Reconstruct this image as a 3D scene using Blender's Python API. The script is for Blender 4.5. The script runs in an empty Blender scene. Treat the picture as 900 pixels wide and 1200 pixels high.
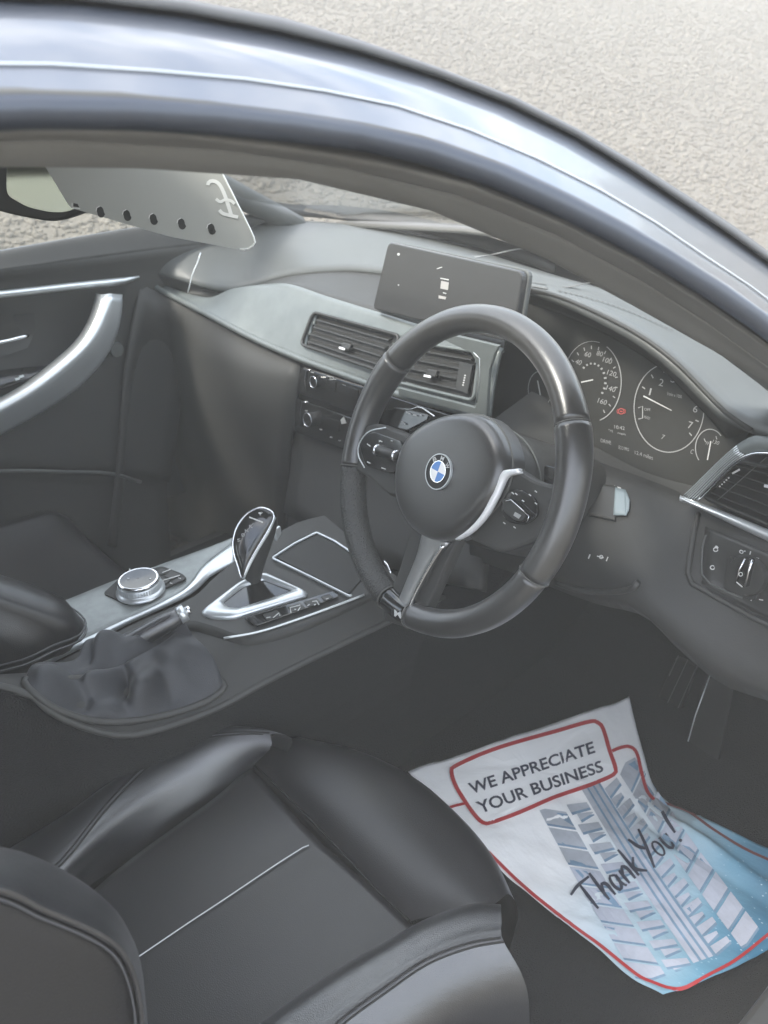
import bpy, bmesh, math, random
from math import radians as rad, sin, cos, pi
from mathutils import Vector as V, Matrix
from mathutils.bvhtree import BVHTree
random.seed(4)
sc = bpy.context.scene
COL = sc.collection

# ------------------------------------------------------------------ camera
CAM = V((-.675, -1.02, 1.345))
HD, PT, RL, FPX = rad(50.1), rad(29.2), rad(-3.2), 1040.0      # heading, pitch, roll, focal length in photo pixels
DV = V((cos(PT)*cos(HD), cos(PT)*sin(HD), -sin(PT)))
_R = V((sin(HD), -cos(HD), 0)); _U = _R.cross(DV)
RV = _R*cos(RL)+_U*sin(RL); UV_ = _U*cos(RL)-_R*sin(RL)
cd = bpy.data.cameras.new('camera'); cam = bpy.data.objects.new('camera', cd); COL.objects.link(cam)
cd.sensor_fit = 'HORIZONTAL'; cd.sensor_width = 36; cd.lens = 36*FPX/900; cd.clip_start = .02; cd.clip_end = 2000
m = Matrix.Identity(4)
for i in range(3):
    m[i][0] = RV[i]; m[i][1] = UV_[i]; m[i][2] = -DV[i]; m[i][3] = CAM[i]
cam.matrix_world = m
cd.dof.use_dof = True; cd.dof.focus_distance = 1.0; cd.dof.aperture_fstop = 12
sc.camera = cam

# ------------------------------------------------------------------ sky, sun, exposure
SUN = V((-.60, .16, .78)).normalized()
w = bpy.data.worlds.new('World'); sc.world = w; w.use_nodes = True
nt = w.node_tree; nt.nodes.clear()
out = nt.nodes.new('ShaderNodeOutputWorld'); bg = nt.nodes.new('ShaderNodeBackground')
sky = nt.nodes.new('ShaderNodeTexSky'); sky.sky_type = 'NISHITA'; sky.sun_disc = False
sky.sun_elevation = math.asin(SUN.z); sky.sun_rotation = math.atan2(SUN.x, SUN.y)
sky.air_density = 1.0; sky.dust_density = 1.5
tc = nt.nodes.new('ShaderNodeTexCoord'); mp = nt.nodes.new('ShaderNodeMapping'); mp.inputs['Scale'].default_value = (1.6, 1.6, 5.0)
nz = nt.nodes.new('ShaderNodeTexNoise'); nz.inputs['Scale'].default_value = 3.0; nz.inputs['Detail'].default_value = 7; nz.inputs['Roughness'].default_value = .6
rp = nt.nodes.new('ShaderNodeValToRGB'); rp.color_ramp.elements[0].position = .40; rp.color_ramp.elements[1].position = .66
mx = nt.nodes.new('ShaderNodeMixRGB'); mx.inputs['Color2'].default_value = (8.2, 8.2, 8.1, 1)
L = nt.links.new
L(tc.outputs['Generated'], mp.inputs['Vector']); L(mp.outputs['Vector'], nz.inputs['Vector']); L(nz.outputs['Fac'], rp.inputs['Fac'])
L(rp.outputs['Color'], mx.inputs['Fac']); L(sky.outputs['Color'], mx.inputs['Color1']); L(mx.outputs['Color'], bg.inputs['Color'])
bg.inputs['Strength'].default_value = .15; L(bg.outputs['Background'], out.inputs['Surface'])
sl = bpy.data.lights.new('sun', 'SUN'); sl.energy = 1.4; sl.angle = rad(12); sl.color = (1, .95, .88)
so = bpy.data.objects.new('sun', sl); COL.objects.link(so); so.rotation_euler = (-SUN).to_track_quat('-Z', 'Y').to_euler(); so.location = SUN*30
sc.view_settings.view_transform = 'Standard'; sc.view_settings.look = 'None'; sc.view_settings.gamma = 1
sc.view_settings.exposure = 1.95
sc.cycles.max_bounces = 8; sc.cycles.transparent_max_bounces = 16

# ------------------------------------------------------------------ materials
MATS = {}
def mat(name, col, rough=.5, metal=0, bump=None, coat=0, var=None, spec=.5, coatrough=.05, cior=1.5, sheen=0):
    """bump=(kind, scale, strength, dist); var=(scale, amount)"""
    m = bpy.data.materials.new(name); m.use_nodes = True; t = m.node_tree; b = t.nodes['Principled BSDF']
    b.inputs['Base Color'].default_value = (*col, 1); b.inputs['Roughness'].default_value = rough; b.inputs['Metallic'].default_value = metal
    b.inputs['Coat Weight'].default_value = coat; b.inputs['Coat Roughness'].default_value = coatrough
    b.inputs['Specular IOR Level'].default_value = spec; b.inputs['Coat IOR'].default_value = cior; b.inputs['Sheen Weight'].default_value = sheen; b.inputs['Sheen Roughness'].default_value = .4
    c = t.nodes.new('ShaderNodeTexCoord')
    if var:
        n = t.nodes.new('ShaderNodeTexNoise'); n.inputs['Scale'].default_value = var[0]; n.inputs['Detail'].default_value = 6; n.inputs['Roughness'].default_value = .62
        t.links.new(c.outputs['Object'], n.inputs['Vector'])
        r = t.nodes.new('ShaderNodeValToRGB'); r.color_ramp.elements[0].position = .3; r.color_ramp.elements[1].position = .72
        a = var[1]
        r.color_ramp.elements[0].color = (*[x*(1-a) for x in col], 1); r.color_ramp.elements[1].color = (*[min(1, x*(1+a)) for x in col], 1)
        t.links.new(n.outputs['Fac'], r.inputs['Fac']); t.links.new(r.outputs['Color'], b.inputs['Base Color'])
        mr = t.nodes.new('ShaderNodeMapRange'); mr.inputs['To Min'].default_value = max(0, rough*.8); mr.inputs['To Max'].default_value = min(1, rough*1.25)
        t.links.new(n.outputs['Fac'], mr.inputs['Value']); t.links.new(mr.outputs['Result'], b.inputs['Roughness'])
    if bump:
        if bump[0] == 'voronoi':
            n = t.nodes.new('ShaderNodeTexVoronoi'); n.feature = 'DISTANCE_TO_EDGE'; n.inputs['Scale'].default_value = bump[1]; o = n.outputs['Distance']
        else:
            n = t.nodes.new('ShaderNodeTexNoise'); n.inputs['Scale'].default_value = bump[1]; n.inputs['Detail'].default_value = 4; o = n.outputs['Fac']
        t.links.new(c.outputs['Object'], n.inputs['Vector'])
        bp = t.nodes.new('ShaderNodeBump'); bp.inputs['Strength'].default_value = bump[2]; bp.inputs['Distance'].default_value = bump[3]
        t.links.new(o, bp.inputs['Height']); t.links.new(bp.outputs['Normal'], b.inputs['Normal'])
    if bump and coat and cior > 1.5: t.links.new(bp.outputs['Normal'], b.inputs['Coat Normal'])
    MATS[name] = m; return m
leather = mat('black_leather', (.013, .014, .017), .30, bump=('voronoi', 520, .35, .0010), var=(9, .35), coat=.75, coatrough=.22, spec=.8, cior=1.8, sheen=.05)
leather2 = mat('smooth_leather', (.011, .011, .013), .36, coat=.3, coatrough=.3, bump=('voronoi', 520, .35, .0008), var=(6, .25))
leather_wheel = mat('wheel_leather', (.040, .039, .037), .3, bump=('voronoi', 600, .25, .0005), var=(12, .2), coat=.6, coatrough=.28, cior=1.8, sheen=.15)
plast = mat('soft_black_plastic', (.046, .046, .043), .55, bump=('voronoi', 900, .3, .0005), var=(5, .12))
plast_top = mat('lit_grey_plastic', (.10, .105, .10), .42, bump=('voronoi', 700, .3, .0006), var=(4, .12))  # paler copy of the black plastic, windscreen light put into its colour
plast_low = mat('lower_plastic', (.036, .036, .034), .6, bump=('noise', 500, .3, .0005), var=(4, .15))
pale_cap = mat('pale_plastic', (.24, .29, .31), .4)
fascia = mat('grey_trim', (.17, .187, .182), .36, .2, bump=('noise', 350, .15, .0004), var=(30, .1))
satin = mat('satin_silver', (.72, .75, .76), .32, .7, bump=('noise', 400, .1, .0003))
brushed = mat('brushed_panel', (.27, .29, .285), .42, .3, bump=('noise', 200, .3, .0004), var=(45, .2))
chrome = mat('bright_chrome', (.8, .81, .82), .12, 1)
piano = mat('gloss_black', (.018, .018, .018), .12, coat=.6, var=(8, .1))
panelm = mat('switch_panel_black', (.04, .04, .038), .4, var=(8, .1))
screenm = mat('screen_glass', (.05, .05, .05), .22, coat=.3)
vent_black = mat('vent_black', (.035, .035, .033), .45)
carpet = mat('dark_carpet', (.010, .011, .012), .95, bump=('noise', 500, 1, .006), var=(40, .3))
rubber = mat('black_rubber', (.27, .265, .25), .5, bump=('noise', 200, .15, .0005), var=(5, .12))
moulding = mat('roof_moulding_black', (.07, .07, .068), .5)
dialm = mat('dial_print', (.36, .36, .35), .5)
seam_black = mat('seam_shadow_gap', (.006, .006, .006), .8)
rubber_dark = mat('seal_groove', (.12, .118, .108), .6)
trimcloth = mat('pillar_trim', (.24, .238, .225), .75, bump=('noise', 700, .4, .0005), var=(4, .1))
paint = mat('dark_blue_paint', (.065, .075, .095), .32, .35, coat=.42, coatrough=.06)
mark = mat('white_print', (.6, .6, .58), .5)
mark_grey = mat('grey_print', (.36, .36, .35), .5)
redm = mat('red_print', (.45, .025, .03), .5)
redlamp = mat('warning_symbol_red', (.45, .09, .08), .4)
bluem = mat('badge_blue', (.03, .19, .55), .3, coat=.6)
whitem = mat('badge_white', (.8, .8, .8), .3, coat=.6)
thread = mat('light_thread', (.55, .55, .56), .6)
thread_dark = mat('dark_thread', (.075, .075, .08), .6)
cardm = mat('grey_card', (.46, .465, .43), .6, bump=('noise', 80, .1, .0005), var=(3, .06))
card_mark = mat('pale_card_print', (.85, .86, .82), .6)
tread_m = mat('tread_block_ink', (.50, .53, .60), .6, var=(25, .15))
tread_d = mat('tread_groove_ink', (.10, .19, .28), .6, var=(25, .3))
ink = mat('dark_ink', (.03, .035, .06), .5)
mirrorm = mat('mirror_glass', (.26, .28, .245), .06, 1)

def glass_mat(name, f0, tint):
    m = bpy.data.materials.new(name); m.use_nodes = True; t = m.node_tree; t.nodes.clear()
    o = t.nodes.new('ShaderNodeOutputMaterial'); tr = t.nodes.new('ShaderNodeBsdfTransparent'); gl = t.nodes.new('ShaderNodeBsdfGlossy')
    tr.inputs['Color'].default_value = (*tint, 1); gl.inputs['Roughness'].default_value = .0
    lw = t.nodes.new('ShaderNodeLayerWeight'); lw.inputs['Blend'].default_value = .5
    p = t.nodes.new('ShaderNodeMath'); p.operation = 'POWER'; p.inputs[1].default_value = 5
    q = t.nodes.new('ShaderNodeMath'); q.operation = 'MULTIPLY_ADD'; q.inputs[1].default_value = 1-f0; q.inputs[2].default_value = f0
    mx = t.nodes.new('ShaderNodeMixShader')
    t.links.new(lw.outputs['Facing'], p.inputs[0]); t.links.new(p.outputs[0], q.inputs[0]); t.links.new(q.outputs[0], mx.inputs['Fac'])
    t.links.new(tr.outputs[0], mx.inputs[1]); t.links.new(gl.outputs[0], mx.inputs[2]); t.links.new(mx.outputs[0], o.inputs['Surface'])
    return m
glass = glass_mat('car_glass', .04, (.93, .95, .93))

# ------------------------------------------------------------------ helpers
def ray(px, py): return DV + RV*((px-450)/FPX) + UV_*((600-py)/FPX)
def at(px, py, ax, v):
    """point of the line of sight through a photo pixel at a known car coordinate (X, Y or Z) or on a plane ('P', (p0, n))"""
    d = ray(px, py)
    if ax == 'P':
        p0, n = v; return CAM + d*((p0-CAM).dot(n)/d.dot(n))
    i = 'XYZ'.index(ax); return CAM + d*((v-CAM[i])/d[i])
def proj(p):
    v = p-CAM; z = v.dot(DV); return (450+FPX*v.dot(RV)/z, 600-FPX*v.dot(UV_)/z)
def cr(P, n, closed=False):
    """Catmull-Rom resample of a list of Vectors to n points"""
    P = [V(p) for p in P]
    if closed: Q = [P[-1]]+P+[P[0], P[1]]; segs = len(P)
    else: Q = [P[0]*2-P[1]]+P+[P[-1]*2-P[-2]]; segs = len(P)-1
    dense = []
    for s in range(segs):
        a, b, c, d = Q[s:s+4]
        for k in range(12):
            t = k/12; dense.append(.5*((2*b)+(c-a)*t+(2*a-5*b+4*c-d)*t*t+(3*b-a-3*c+d)*t**3))
    dense.append(Q[segs+1].copy() if not closed else dense[0].copy())
    L = [0]
    for i in range(1, len(dense)): L.append(L[-1]+(dense[i]-dense[i-1]).length)
    o = []; j = 0; N = n if closed else n-1
    for k in range(n):
        s = L[-1]*k/N
        while j < len(L)-2 and L[j+1] < s: j += 1
        f = (s-L[j])/max(1e-9, L[j+1]-L[j]); o.append(dense[j].lerp(dense[j+1], min(1, f)))
    return o
def C(pts, n=28, ax=None, off=None):
    """curve from photo points: (px,py,axis,val) or, with ax given, (px,py,val)"""
    P = []
    for p in pts:
        if isinstance(p, V): P.append(p)
        elif len(p) == 4: P.append(at(*p))
        else: P.append(at(p[0], p[1], ax, p[2]))
    if off: P = [p+V(off) for p in P]
    return cr(P, n) if n else P
def link(name, me, mt, parent=None, smooth=False):
    if mt: me.materials.append(mt)
    if smooth:
        for p in me.polygons: p.use_smooth = True
    o = bpy.data.objects.new(name, me); COL.objects.link(o)
    if parent: o.parent = parent; o.location = -wloc(parent)      # vertices are in car coordinates
    return o
def wloc(o):
    p = V((0, 0, 0))
    while o: p += o.location; o = o.parent
    return p
def mesh(name, v, f, mt, parent=None, smooth=False):
    me = bpy.data.meshes.new(name); me.from_pydata([tuple(x) for x in v], [], f); me.update()
    return link(name, me, mt, parent, smooth)
def bmobj(name, bm, mt, parent=None, smooth=False):
    bmesh.ops.recalc_face_normals(bm, faces=bm.faces)
    me = bpy.data.meshes.new(name); bm.to_mesh(me); bm.free(); return link(name, me, mt, parent, smooth)
def bevel(o, w, seg=2, ang=35):
    b = o.modifiers.new('bevel', 'BEVEL'); b.width = w; b.segments = seg; b.limit_method = 'ANGLE'; b.angle_limit = rad(ang); return o
def solid(o, t, off=-1):
    s = o.modifiers.new('solid', 'SOLIDIFY'); s.thickness = t; s.offset = off; return o
def subsurf(o, n=1):
    s = o.modifiers.new('sub', 'SUBSURF'); s.levels = n; s.render_levels = n; return o
def loft(name, curves, mt, parent=None, smooth=True, rows=None, thick=0, closed=False):
    """skin through a list of equal-length curves; rows resamples smoothly across them"""
    n = len(curves[0])
    if rows:
        cols = [cr([c[i] for c in curves], rows) for i in range(n)]
        curves = [[cols[i][j] for i in range(n)] for j in range(rows)]
    v = [p for c in curves for p in c]; f = []
    for j in range(len(curves)-1):
        for i in range(n if closed else n-1):
            k = (i+1) % n; f.append((j*n+i, j*n+k, (j+1)*n+k, (j+1)*n+i))
    # face the camera side
    me_n = V((0, 0, 0))
    o = mesh(name, v, f, mt, parent, smooth)
    s = 0
    for p in o.data.polygons:
        c = o.data.vertices[p.vertices[0]].co; s += (p.normal.dot(c-CAM))*p.area
    if s > 0: o.data.flip_normals()
    if thick: solid(o, thick)
    return o
def tube_bm(bm, P, r, closed=False, seg=10, flat=1.0, up=None):
    P = [V(p) for p in P]; n = len(P); rings = []; prev = None
    for i, p in enumerate(P):
        a = P[(i-1) % n] if (closed or i) else P[0]; b = P[(i+1) % n] if (closed or i < n-1) else P[-1]
        t = (b-a).normalized()
        if up: side = t.cross(V(up)).normalized()
        elif prev is None:
            side = t.cross(V((0, 0, 1)));
            if side.length < .1: side = t.cross(V((1, 0, 0)))
            side.normalize()
        else: side = (prev - t*prev.dot(t)).normalized()
        prev = side; nn = side.cross(t)
        ri = r[i] if isinstance(r, (list, tuple)) else r
        rings.append([bm.verts.new(p+side*(cos(2*pi*k/seg)*ri)+nn*(sin(2*pi*k/seg)*ri*flat)) for k in range(seg)])
    for i in range(n if closed else n-1):
        A = rings[i]; B = rings[(i+1) % n]
        for k in range(seg): bm.faces.new((A[k], A[(k+1) % seg], B[(k+1) % seg], B[k]))
    if not closed:
        bm.faces.new(rings[0]); bm.faces.new(rings[-1])
def tube(name, P, r, mt, parent=None, closed=False, seg=10, flat=1.0, up=None):
    bm = bmesh.new(); tube_bm(bm, P, r, closed, seg, flat, up); return bmobj(name, bm, mt, parent, True)
def box_bm(bm, c, s, M=None):
    r = bmesh.ops.create_cube(bm, size=1)
    for v in r['verts']:
        v.co = V((v.co.x*s[0], v.co.y*s[1], v.co.z*s[2]))
        if M: v.co = M @ v.co
        v.co += V(c)
def box(name, c, s, mt, parent=None, M=None, bv=0, seg=2):
    bm = bmesh.new(); box_bm(bm, c, s, M); o = bmobj(name, bm, mt, parent)
    if bv: bevel(o, bv, seg)
    return o
def plate(name, P, n, t, mt, parent=None, bv=0, smooth=False, lift=0):
    """extruded outline: P world points on a plane, n the direction it grows towards"""
    n = V(n).normalized(); P = [V(p)+n*lift for p in P]; k = len(P)
    bm = bmesh.new(); a = [bm.verts.new(p) for p in P]; b = [bm.verts.new(p+n*t) for p in P]
    bm.faces.new(a[::-1]); bm.faces.new(b)
    for i in range(k): bm.faces.new((a[i], a[(i+1) % k], b[(i+1) % k], b[i]))
    o = bmobj(name, bm, mt, parent, smooth)
    if bv: bevel(o, bv, 2)
    return o
def rounded(P, r, seg=4):
    """round the corners of a polygon of Vectors"""
    o = []; n = len(P)
    for i in range(n):
        a, b, c = P[i-1], P[i], P[(i+1) % n]; u = (a-b); w_ = (c-b); k = min(r, u.length*.45, w_.length*.45)
        p = b+u.normalized()*k; q = b+w_.normalized()*k
        for j in range(seg+1):
            t = j/seg; o.append(p*(1-t)**2+b*2*t*(1-t)+q*t*t)
    return o
def empty(name, loc, parent=None):
    o = bpy.data.objects.new(name, None); COL.objects.link(o); o.location = V(loc)-(wloc(parent) if parent else V((0, 0, 0))); o.empty_display_size = .1
    if parent: o.parent = parent
    return o
def thing(o, label, cat, group=None):
    o['label'] = label; o['category'] = cat
    if group: o['group'] = group
    return o
def lab(o, s): o['label'] = s; return o
def fonttris(s, bold=0, shear=0):
    """outline of a line of text as (2-D verts scaled to x 0..1, y 0..1, faces)"""
    cu = bpy.data.curves.new('t', 'FONT'); cu.body = s; cu.resolution_u = 3; cu.offset = bold; cu.shear = shear
    ob = bpy.data.objects.new('t', cu); COL.objects.link(ob); bpy.context.view_layer.update()
    me = bpy.data.meshes.new_from_object(ob.evaluated_get(bpy.context.evaluated_depsgraph_get()))
    vs = [(v.co.x, v.co.y) for v in me.vertices]; fs = [tuple(p.vertices) for p in me.polygons]
    bpy.data.objects.remove(ob); bpy.data.meshes.remove(me); bpy.data.curves.remove(cu)
    x0 = min(v[0] for v in vs); x1 = max(v[0] for v in vs); y0 = min(0, min(v[1] for v in vs)); y1 = max(v[1] for v in vs)
    return [((x-x0)/(x1-x0), (y-y0)/(y1-y0)) for x, y in vs], fs
def bil(q, u, v):
    """q = tl, tr, br, bl in any vector space; u right, v up (0 = bottom)"""
    tl, tr, br, bl = [V(p) for p in q]; return (bl.lerp(br, u)).lerp(tl.lerp(tr, u), v)
class Marks:
    """flat print collected into one mesh; S maps photo px to a surface point"""
    def __init__(self, S): self.v = []; self.f = []; self.S = S
    def poly(self, P):
        k = len(self.v); self.v += [self.S(*p) for p in P]; self.f.append(tuple(range(k, k+len(P))))
    def line(self, P, w_, closed=False):
        P = [V((p[0], p[1])) for p in P]; n = len(P); a = []
        for i, p in enumerate(P):
            t = (P[(i+1) % n] if (closed or i < n-1) else P[i])-(P[i-1] if (closed or i) else P[i])
            t.normalize(); q = V((-t.y, t.x)); ww = w_[i] if isinstance(w_, (list, tuple)) else w_
            a.append((p+q*ww/2, p-q*ww/2))
        k = len(self.v)
        for u, d in a: self.v += [self.S(*u), self.S(*d)]
        for i in range(n if closed else n-1):
            j = (i+1) % n; self.f.append((k+2*i, k+2*j, k+2*j+1, k+2*i+1))
    def arc(self, cx, cy, rx, ry, a0, a1, w_, rot=0, n=36):
        P = []
        for i in range(n+1):
            t = rad(a0+(a1-a0)*i/n); x = rx*cos(t); y = -ry*sin(t); P.append((cx+x*cos(rot)-y*sin(rot), cy+x*sin(rot)+y*cos(rot)))
        self.line(P, w_)
    def disc(self, cx, cy, rx, ry=None, n=14):
        ry = ry or rx; self.poly([(cx+rx*cos(2*pi*i/n), cy+ry*sin(2*pi*i/n)) for i in range(n)])
    def text(self, s, q, bold=0, shear=0):
        vs, fs = fonttris(s, bold, shear); k = len(self.v)
        for u, v in vs: p = bil([(*a, 0) for a in q], u, v); self.v.append(self.S(p.x, p.y))
        self.f += [tuple(k+i for i in f) for f in fs]
    def build(self, name, mt, parent, one=False):
        o = mesh(name, self.v, self.f, mt, parent)
        if not one: o['kind'] = 'stuff'                    # marks too small to pick apart
        return o
def on_plane(p0, n, lift=.0006):
    p0 = V(p0); n = V(n).normalized()
    if n.dot(CAM-p0) < 0: n = -n
    return lambda x, y: at(x, y, 'P', (p0+n*lift, n))
def on_obj(objs, lift=.0008, fallback=None):
    """project onto built surfaces along the line of sight"""
    bpy.context.view_layer.update(); dg = bpy.context.evaluated_depsgraph_get(); trees = []
    for o in objs:
        e = o.evaluated_get(dg); me = e.to_mesh(); mw = o.matrix_world
        trees.append(BVHTree.FromPolygons([mw @ v.co for v in me.vertices], [tuple(p.vertices) for p in me.polygons])); e.to_mesh_clear()
    last = [1.2]
    def S(x, y):
        d = ray(x, y).normalized(); best = None
        for t in trees:
            h = t.ray_cast(CAM, d)
            if h[0] is not None and (best is None or h[3] < best[1]): best = (h[0], h[3], h[1])
        if best is None: return CAM+d*(last[0])
        last[0] = best[1]; n = best[2]
        if n.dot(d) > 0: n = -n
        return best[0]+n*lift
    return S
def plane_through(a, b, c):
    n = (b-a).cross(c-a).normalized()
    if n.dot(CAM-a) < 0: n = -n
    return a, n

# ------------------------------------------------------------------ ground
gx = [-40, -20, -8, -4, -2, 0, 1, 2, 3, 4, 5, 6, 8, 10, 14, 20, 30, 40]
gy = [-40, -25, -10, -4, -1, 0, 1, 1.6, 2.0, 2.4, 2.8, 3.4, 4, 5, 6, 8, 10, 13, 16, 20, 30, 40]
def gz(x, y):
    t = y-1.5+.30*max(0, min(x, 12))*.5
    if t <= 0: return 0
    h = .36*t*t/(t+1.0); return h if h < 2 else 2+1.0*math.tanh((h-2)/1.0)
verts = [(x, y, gz(x, y)) for y in gy for x in gx]; nx = len(gx)
gfaces = [(j*nx+i, j*nx+i+1, (j+1)*nx+i+1, (j+1)*nx+i) for j in range(len(gy)-1) for i in range(nx-1)]
gm = mat('gravel_ground', (.14, .124, .096), .9, bump=('voronoi', 26, .8, .02), var=(1.2, .16))
ground = mesh('ground', verts, gfaces, gm, None, True); ground['kind'] = 'structure'
ground['label'] = 'pale gravel ground rising gently behind the car'
# loose stones lying on it
stone = mat('gravel_stone', (.44, .42, .37), .85, bump=('noise', 60, .5, .004))
t_ = stone.node_tree; oi = t_.nodes.new('ShaderNodeObjectInfo'); geo = t_.nodes.new('ShaderNodeNewGeometry')
rr_ = t_.nodes.new('ShaderNodeValToRGB'); cr_ = rr_.color_ramp
cr_.elements[0].color = (.115, .100, .075, 1); cr_.elements[1].color = (.20, .178, .140, 1)
e_ = cr_.elements.new(.5); e_.color = (.148, .132, .103, 1)
t_.links.new(geo.outputs['Random Per Island'], rr_.inputs['Fac']); t_.links.new(rr_.outputs['Color'], t_.nodes['Principled BSDF'].inputs['Base Color'])
def gravel(name, x0, x1, y0, y1, dens, r0, r1, fn):
    base = bmesh.new(); bmesh.ops.create_icosphere(base, subdivisions=1, radius=1); bv = [v.co.copy() for v in base.verts]; bf = [tuple(v.index for v in f.verts) for f in base.faces]; base.free()
    V_ = []; F_ = []; n = int((x1-x0)*(y1-y0)*dens)
    import numpy as np
    B = np.array([tuple(v) for v in bv]); rng = np.random.RandomState(3)
    xs = rng.uniform(x0, x1, n); ys = rng.uniform(y0, y1, n)
    keep = [i for i in range(n) if fn(xs[i], ys[i])]
    out_ = np.empty((len(keep), len(B), 3), np.float32)
    for q, i in enumerate(keep):
        r = r0+(r1-r0)*rng.rand()**2; sx, sy, sz = r*rng.uniform(.8, 1.3), r*rng.uniform(.7, 1.1), r*rng.uniform(.4, .75)
        a = rng.rand()*6.28; p = B*(1+rng.uniform(-.18, .18, (len(B), 1)))
        X = p[:, 0]*sx; Y = p[:, 1]*sy; tz = p[:, 2]*sz
        out_[q, :, 0] = X*cos(a)-Y*sin(a)+xs[i]; out_[q, :, 1] = X*sin(a)+Y*cos(a)+ys[i]; out_[q, :, 2] = tz+gz(xs[i], ys[i])+sz*.25
    F0 = np.array(bf); nf = len(F0); k = len(keep)
    me = bpy.data.meshes.new(name); me.vertices.add(k*len(B)); me.vertices.foreach_set('co', out_.ravel())
    loops = (F0[None]+(np.arange(k)*len(B))[:, None, None]).reshape(-1)
    me.loops.add(len(loops)); me.loops.foreach_set('vertex_index', loops.astype(np.int32))
    me.polygons.add(k*nf); me.polygons.foreach_set('loop_start', (np.arange(k*nf)*3).astype(np.int32)); me.update(calc_edges=True)
    o = link(name, me, stone, None, True); return o
def in_view(x, y):
    p = V((x, y, gz(x, y))); v = p-CAM
    if v.dot(DV) < 1: return False
    a, b = proj(p); return -500 < a < 1500 and -300 < b < 700
gr = gravel('gravel', 0, 11.5, .9, 10, 900, .012, .026, in_view)
gr['kind'] = 'stuff'; gr['label'] = 'loose pale gravel covering the ground beyond the car'

# ------------------------------------------------------------------ car
car = thing(empty('car', (0, 0, 0)), 'dark blue right hand drive coupe, driver door open onto its black leather cabin', 'car')
UP = V((0, 0, 1)); OUT = V((0, -1, 0))
# ---- driver side roof rail and windscreen pillar: ribs of one outer panel, then the rubber seals of the open doorway
def yo(px, base):                                       # the doorway leans outwards towards the windscreen base
    t = max(0, (px-430)/470); return base-.115*t**1.25
def edge(pts, base, n=44): return C([(x, y, 'Y', yo(x, base)) for x, y in pts], n)
e_sil = edge([(-420, 45), (-180, 2), (0, -4), (130, 3), (250, 20), (375, 44), (450, 70), (550, 104), (640, 142), (750, 204), (850, 268), (900, 303), (1100, 455), (1300, 620)], -.505)
e_top = edge([(-420, 58), (-180, 12), (0, 6), (150, 18), (250, 32), (350, 53), (450, 78), (550, 111), (650, 155), (750, 214), (850, 280), (900, 315), (1100, 468), (1300, 630)], -.527)
e_m1 = edge([(-420, 95), (-180, 49), (0, 42), (150, 50), (300, 66), (450, 98), (550, 132), (650, 178), (750, 235), (850, 300), (900, 337), (1100, 490), (1300, 655)], -.570)
e_m2 = edge([(-420, 135), (-180, 86), (0, 78), (150, 85), (300, 98), (450, 123), (550, 155), (650, 198), (750, 252), (850, 320), (900, 354), (1100, 510), (1300, 678)], -.604)
e_bot = edge([(-420, 175), (-180, 126), (0, 117), (150, 120), (250, 128), (350, 140), (450, 155), (550, 181), (650, 224), (750, 275), (850, 336), (900, 372), (1100, 530), (1300, 700)], -.636)
body = loft('roof_rail', [e_sil, [a.lerp(b, .5)+V((0, 0, .002)) for a, b in zip(e_sil, e_top)], e_top, e_m1, e_m2, e_bot], paint, car, rows=16)
solid(body, .012)
lab(body, 'dark blue roof rail and windscreen pillar reflecting sky and clouds')
r_strip = loft('roof_moulding', [[p+V((0, .03, -.004)) for p in e_sil], [p+V((0, .002, .004)) for p in e_sil], [a.lerp(b, .8)+V((0, -.001, .0035)) for a, b in zip(e_sil, e_top)]], moulding, car); solid(r_strip, .003)
mid = [p+V((0, -.0015, .0005)) for p in e_m2]
# seals: gap, outer lip, ridge, trim
s0 = [p+V((0, .006, -.001)) for p in e_bot]
s1 = edge([(-420, 182), (-180, 133), (0, 124), (150, 127), (250, 135), (350, 147), (450, 163), (550, 189), (650, 233), (750, 285), (850, 347), (900, 384), (1100, 543), (1300, 714)], -.560)
s2 = edge([(-420, 198), (-180, 149), (0, 141), (150, 143), (250, 151), (350, 165), (450, 182), (550, 208), (650, 250), (750, 300), (850, 362), (900, 398), (1100, 556), (1300, 730)], -.556)
s3 = edge([(-420, 207), (-180, 158), (0, 150), (150, 152), (250, 160), (350, 174), (450, 191), (550, 216), (650, 258), (750, 309), (850, 372), (900, 410), (1100, 568), (1300, 742)], -.576)
s4 = edge([(-420, 220), (-180, 172), (0, 164), (150, 166), (250, 174), (350, 188), (450, 206), (550, 233), (650, 274), (750, 328), (850, 392), (900, 430), (1100, 590), (1300, 765)], -.548)
s5 = edge([(-420, 244), (-180, 199), (0, 191), (150, 195), (250, 200), (350, 208), (450, 229), (550, 262), (633, 300), (700, 333), (767, 373), (833, 410), (900, 448), (1100, 612), (1300, 790)], -.515)
s6 = [p+V((.01, .10, .03)) for p in s5]
sl1 = loft('door_seal_groove', [s0, [p+V((0, .02, .004)) for p in s0], [p+V((0, .02, .004)) for p in s1], s1], rubber_dark, car); solid(sl1, .004)
sl2 = loft('door_seal', [s1, [a.lerp(b, .5)+V((0, -.004, 0)) for a, b in zip(s1, s2)], s2, [a.lerp(b, .5)+V((0, -.004, .001)) for a, b in zip(s2, s3)], s3, [a.lerp(b, .45)+V((0, -.007, 0)) for a, b in zip(s3, s4)], s4], rubber, car, rows=22); solid(sl2, .004)
sl3 = loft('pillar_trim', [[p+V((0, .004, .001)) for p in s4], [a.lerp(b, .5)+V((0, -.006, 0)) for a, b in zip(s4, s5)], s5, s6], trimcloth, car, rows=12); solid(sl3, .004)
# silver tube standing in for the thin highlight along the rail
cre = tube('rail_highlight', [p+V((0, -.0012, .0004)) for p in [a.lerp(b, .92) for a, b in zip(e_m1, e_m2)]], .0007, satin, car, seg=6)

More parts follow.
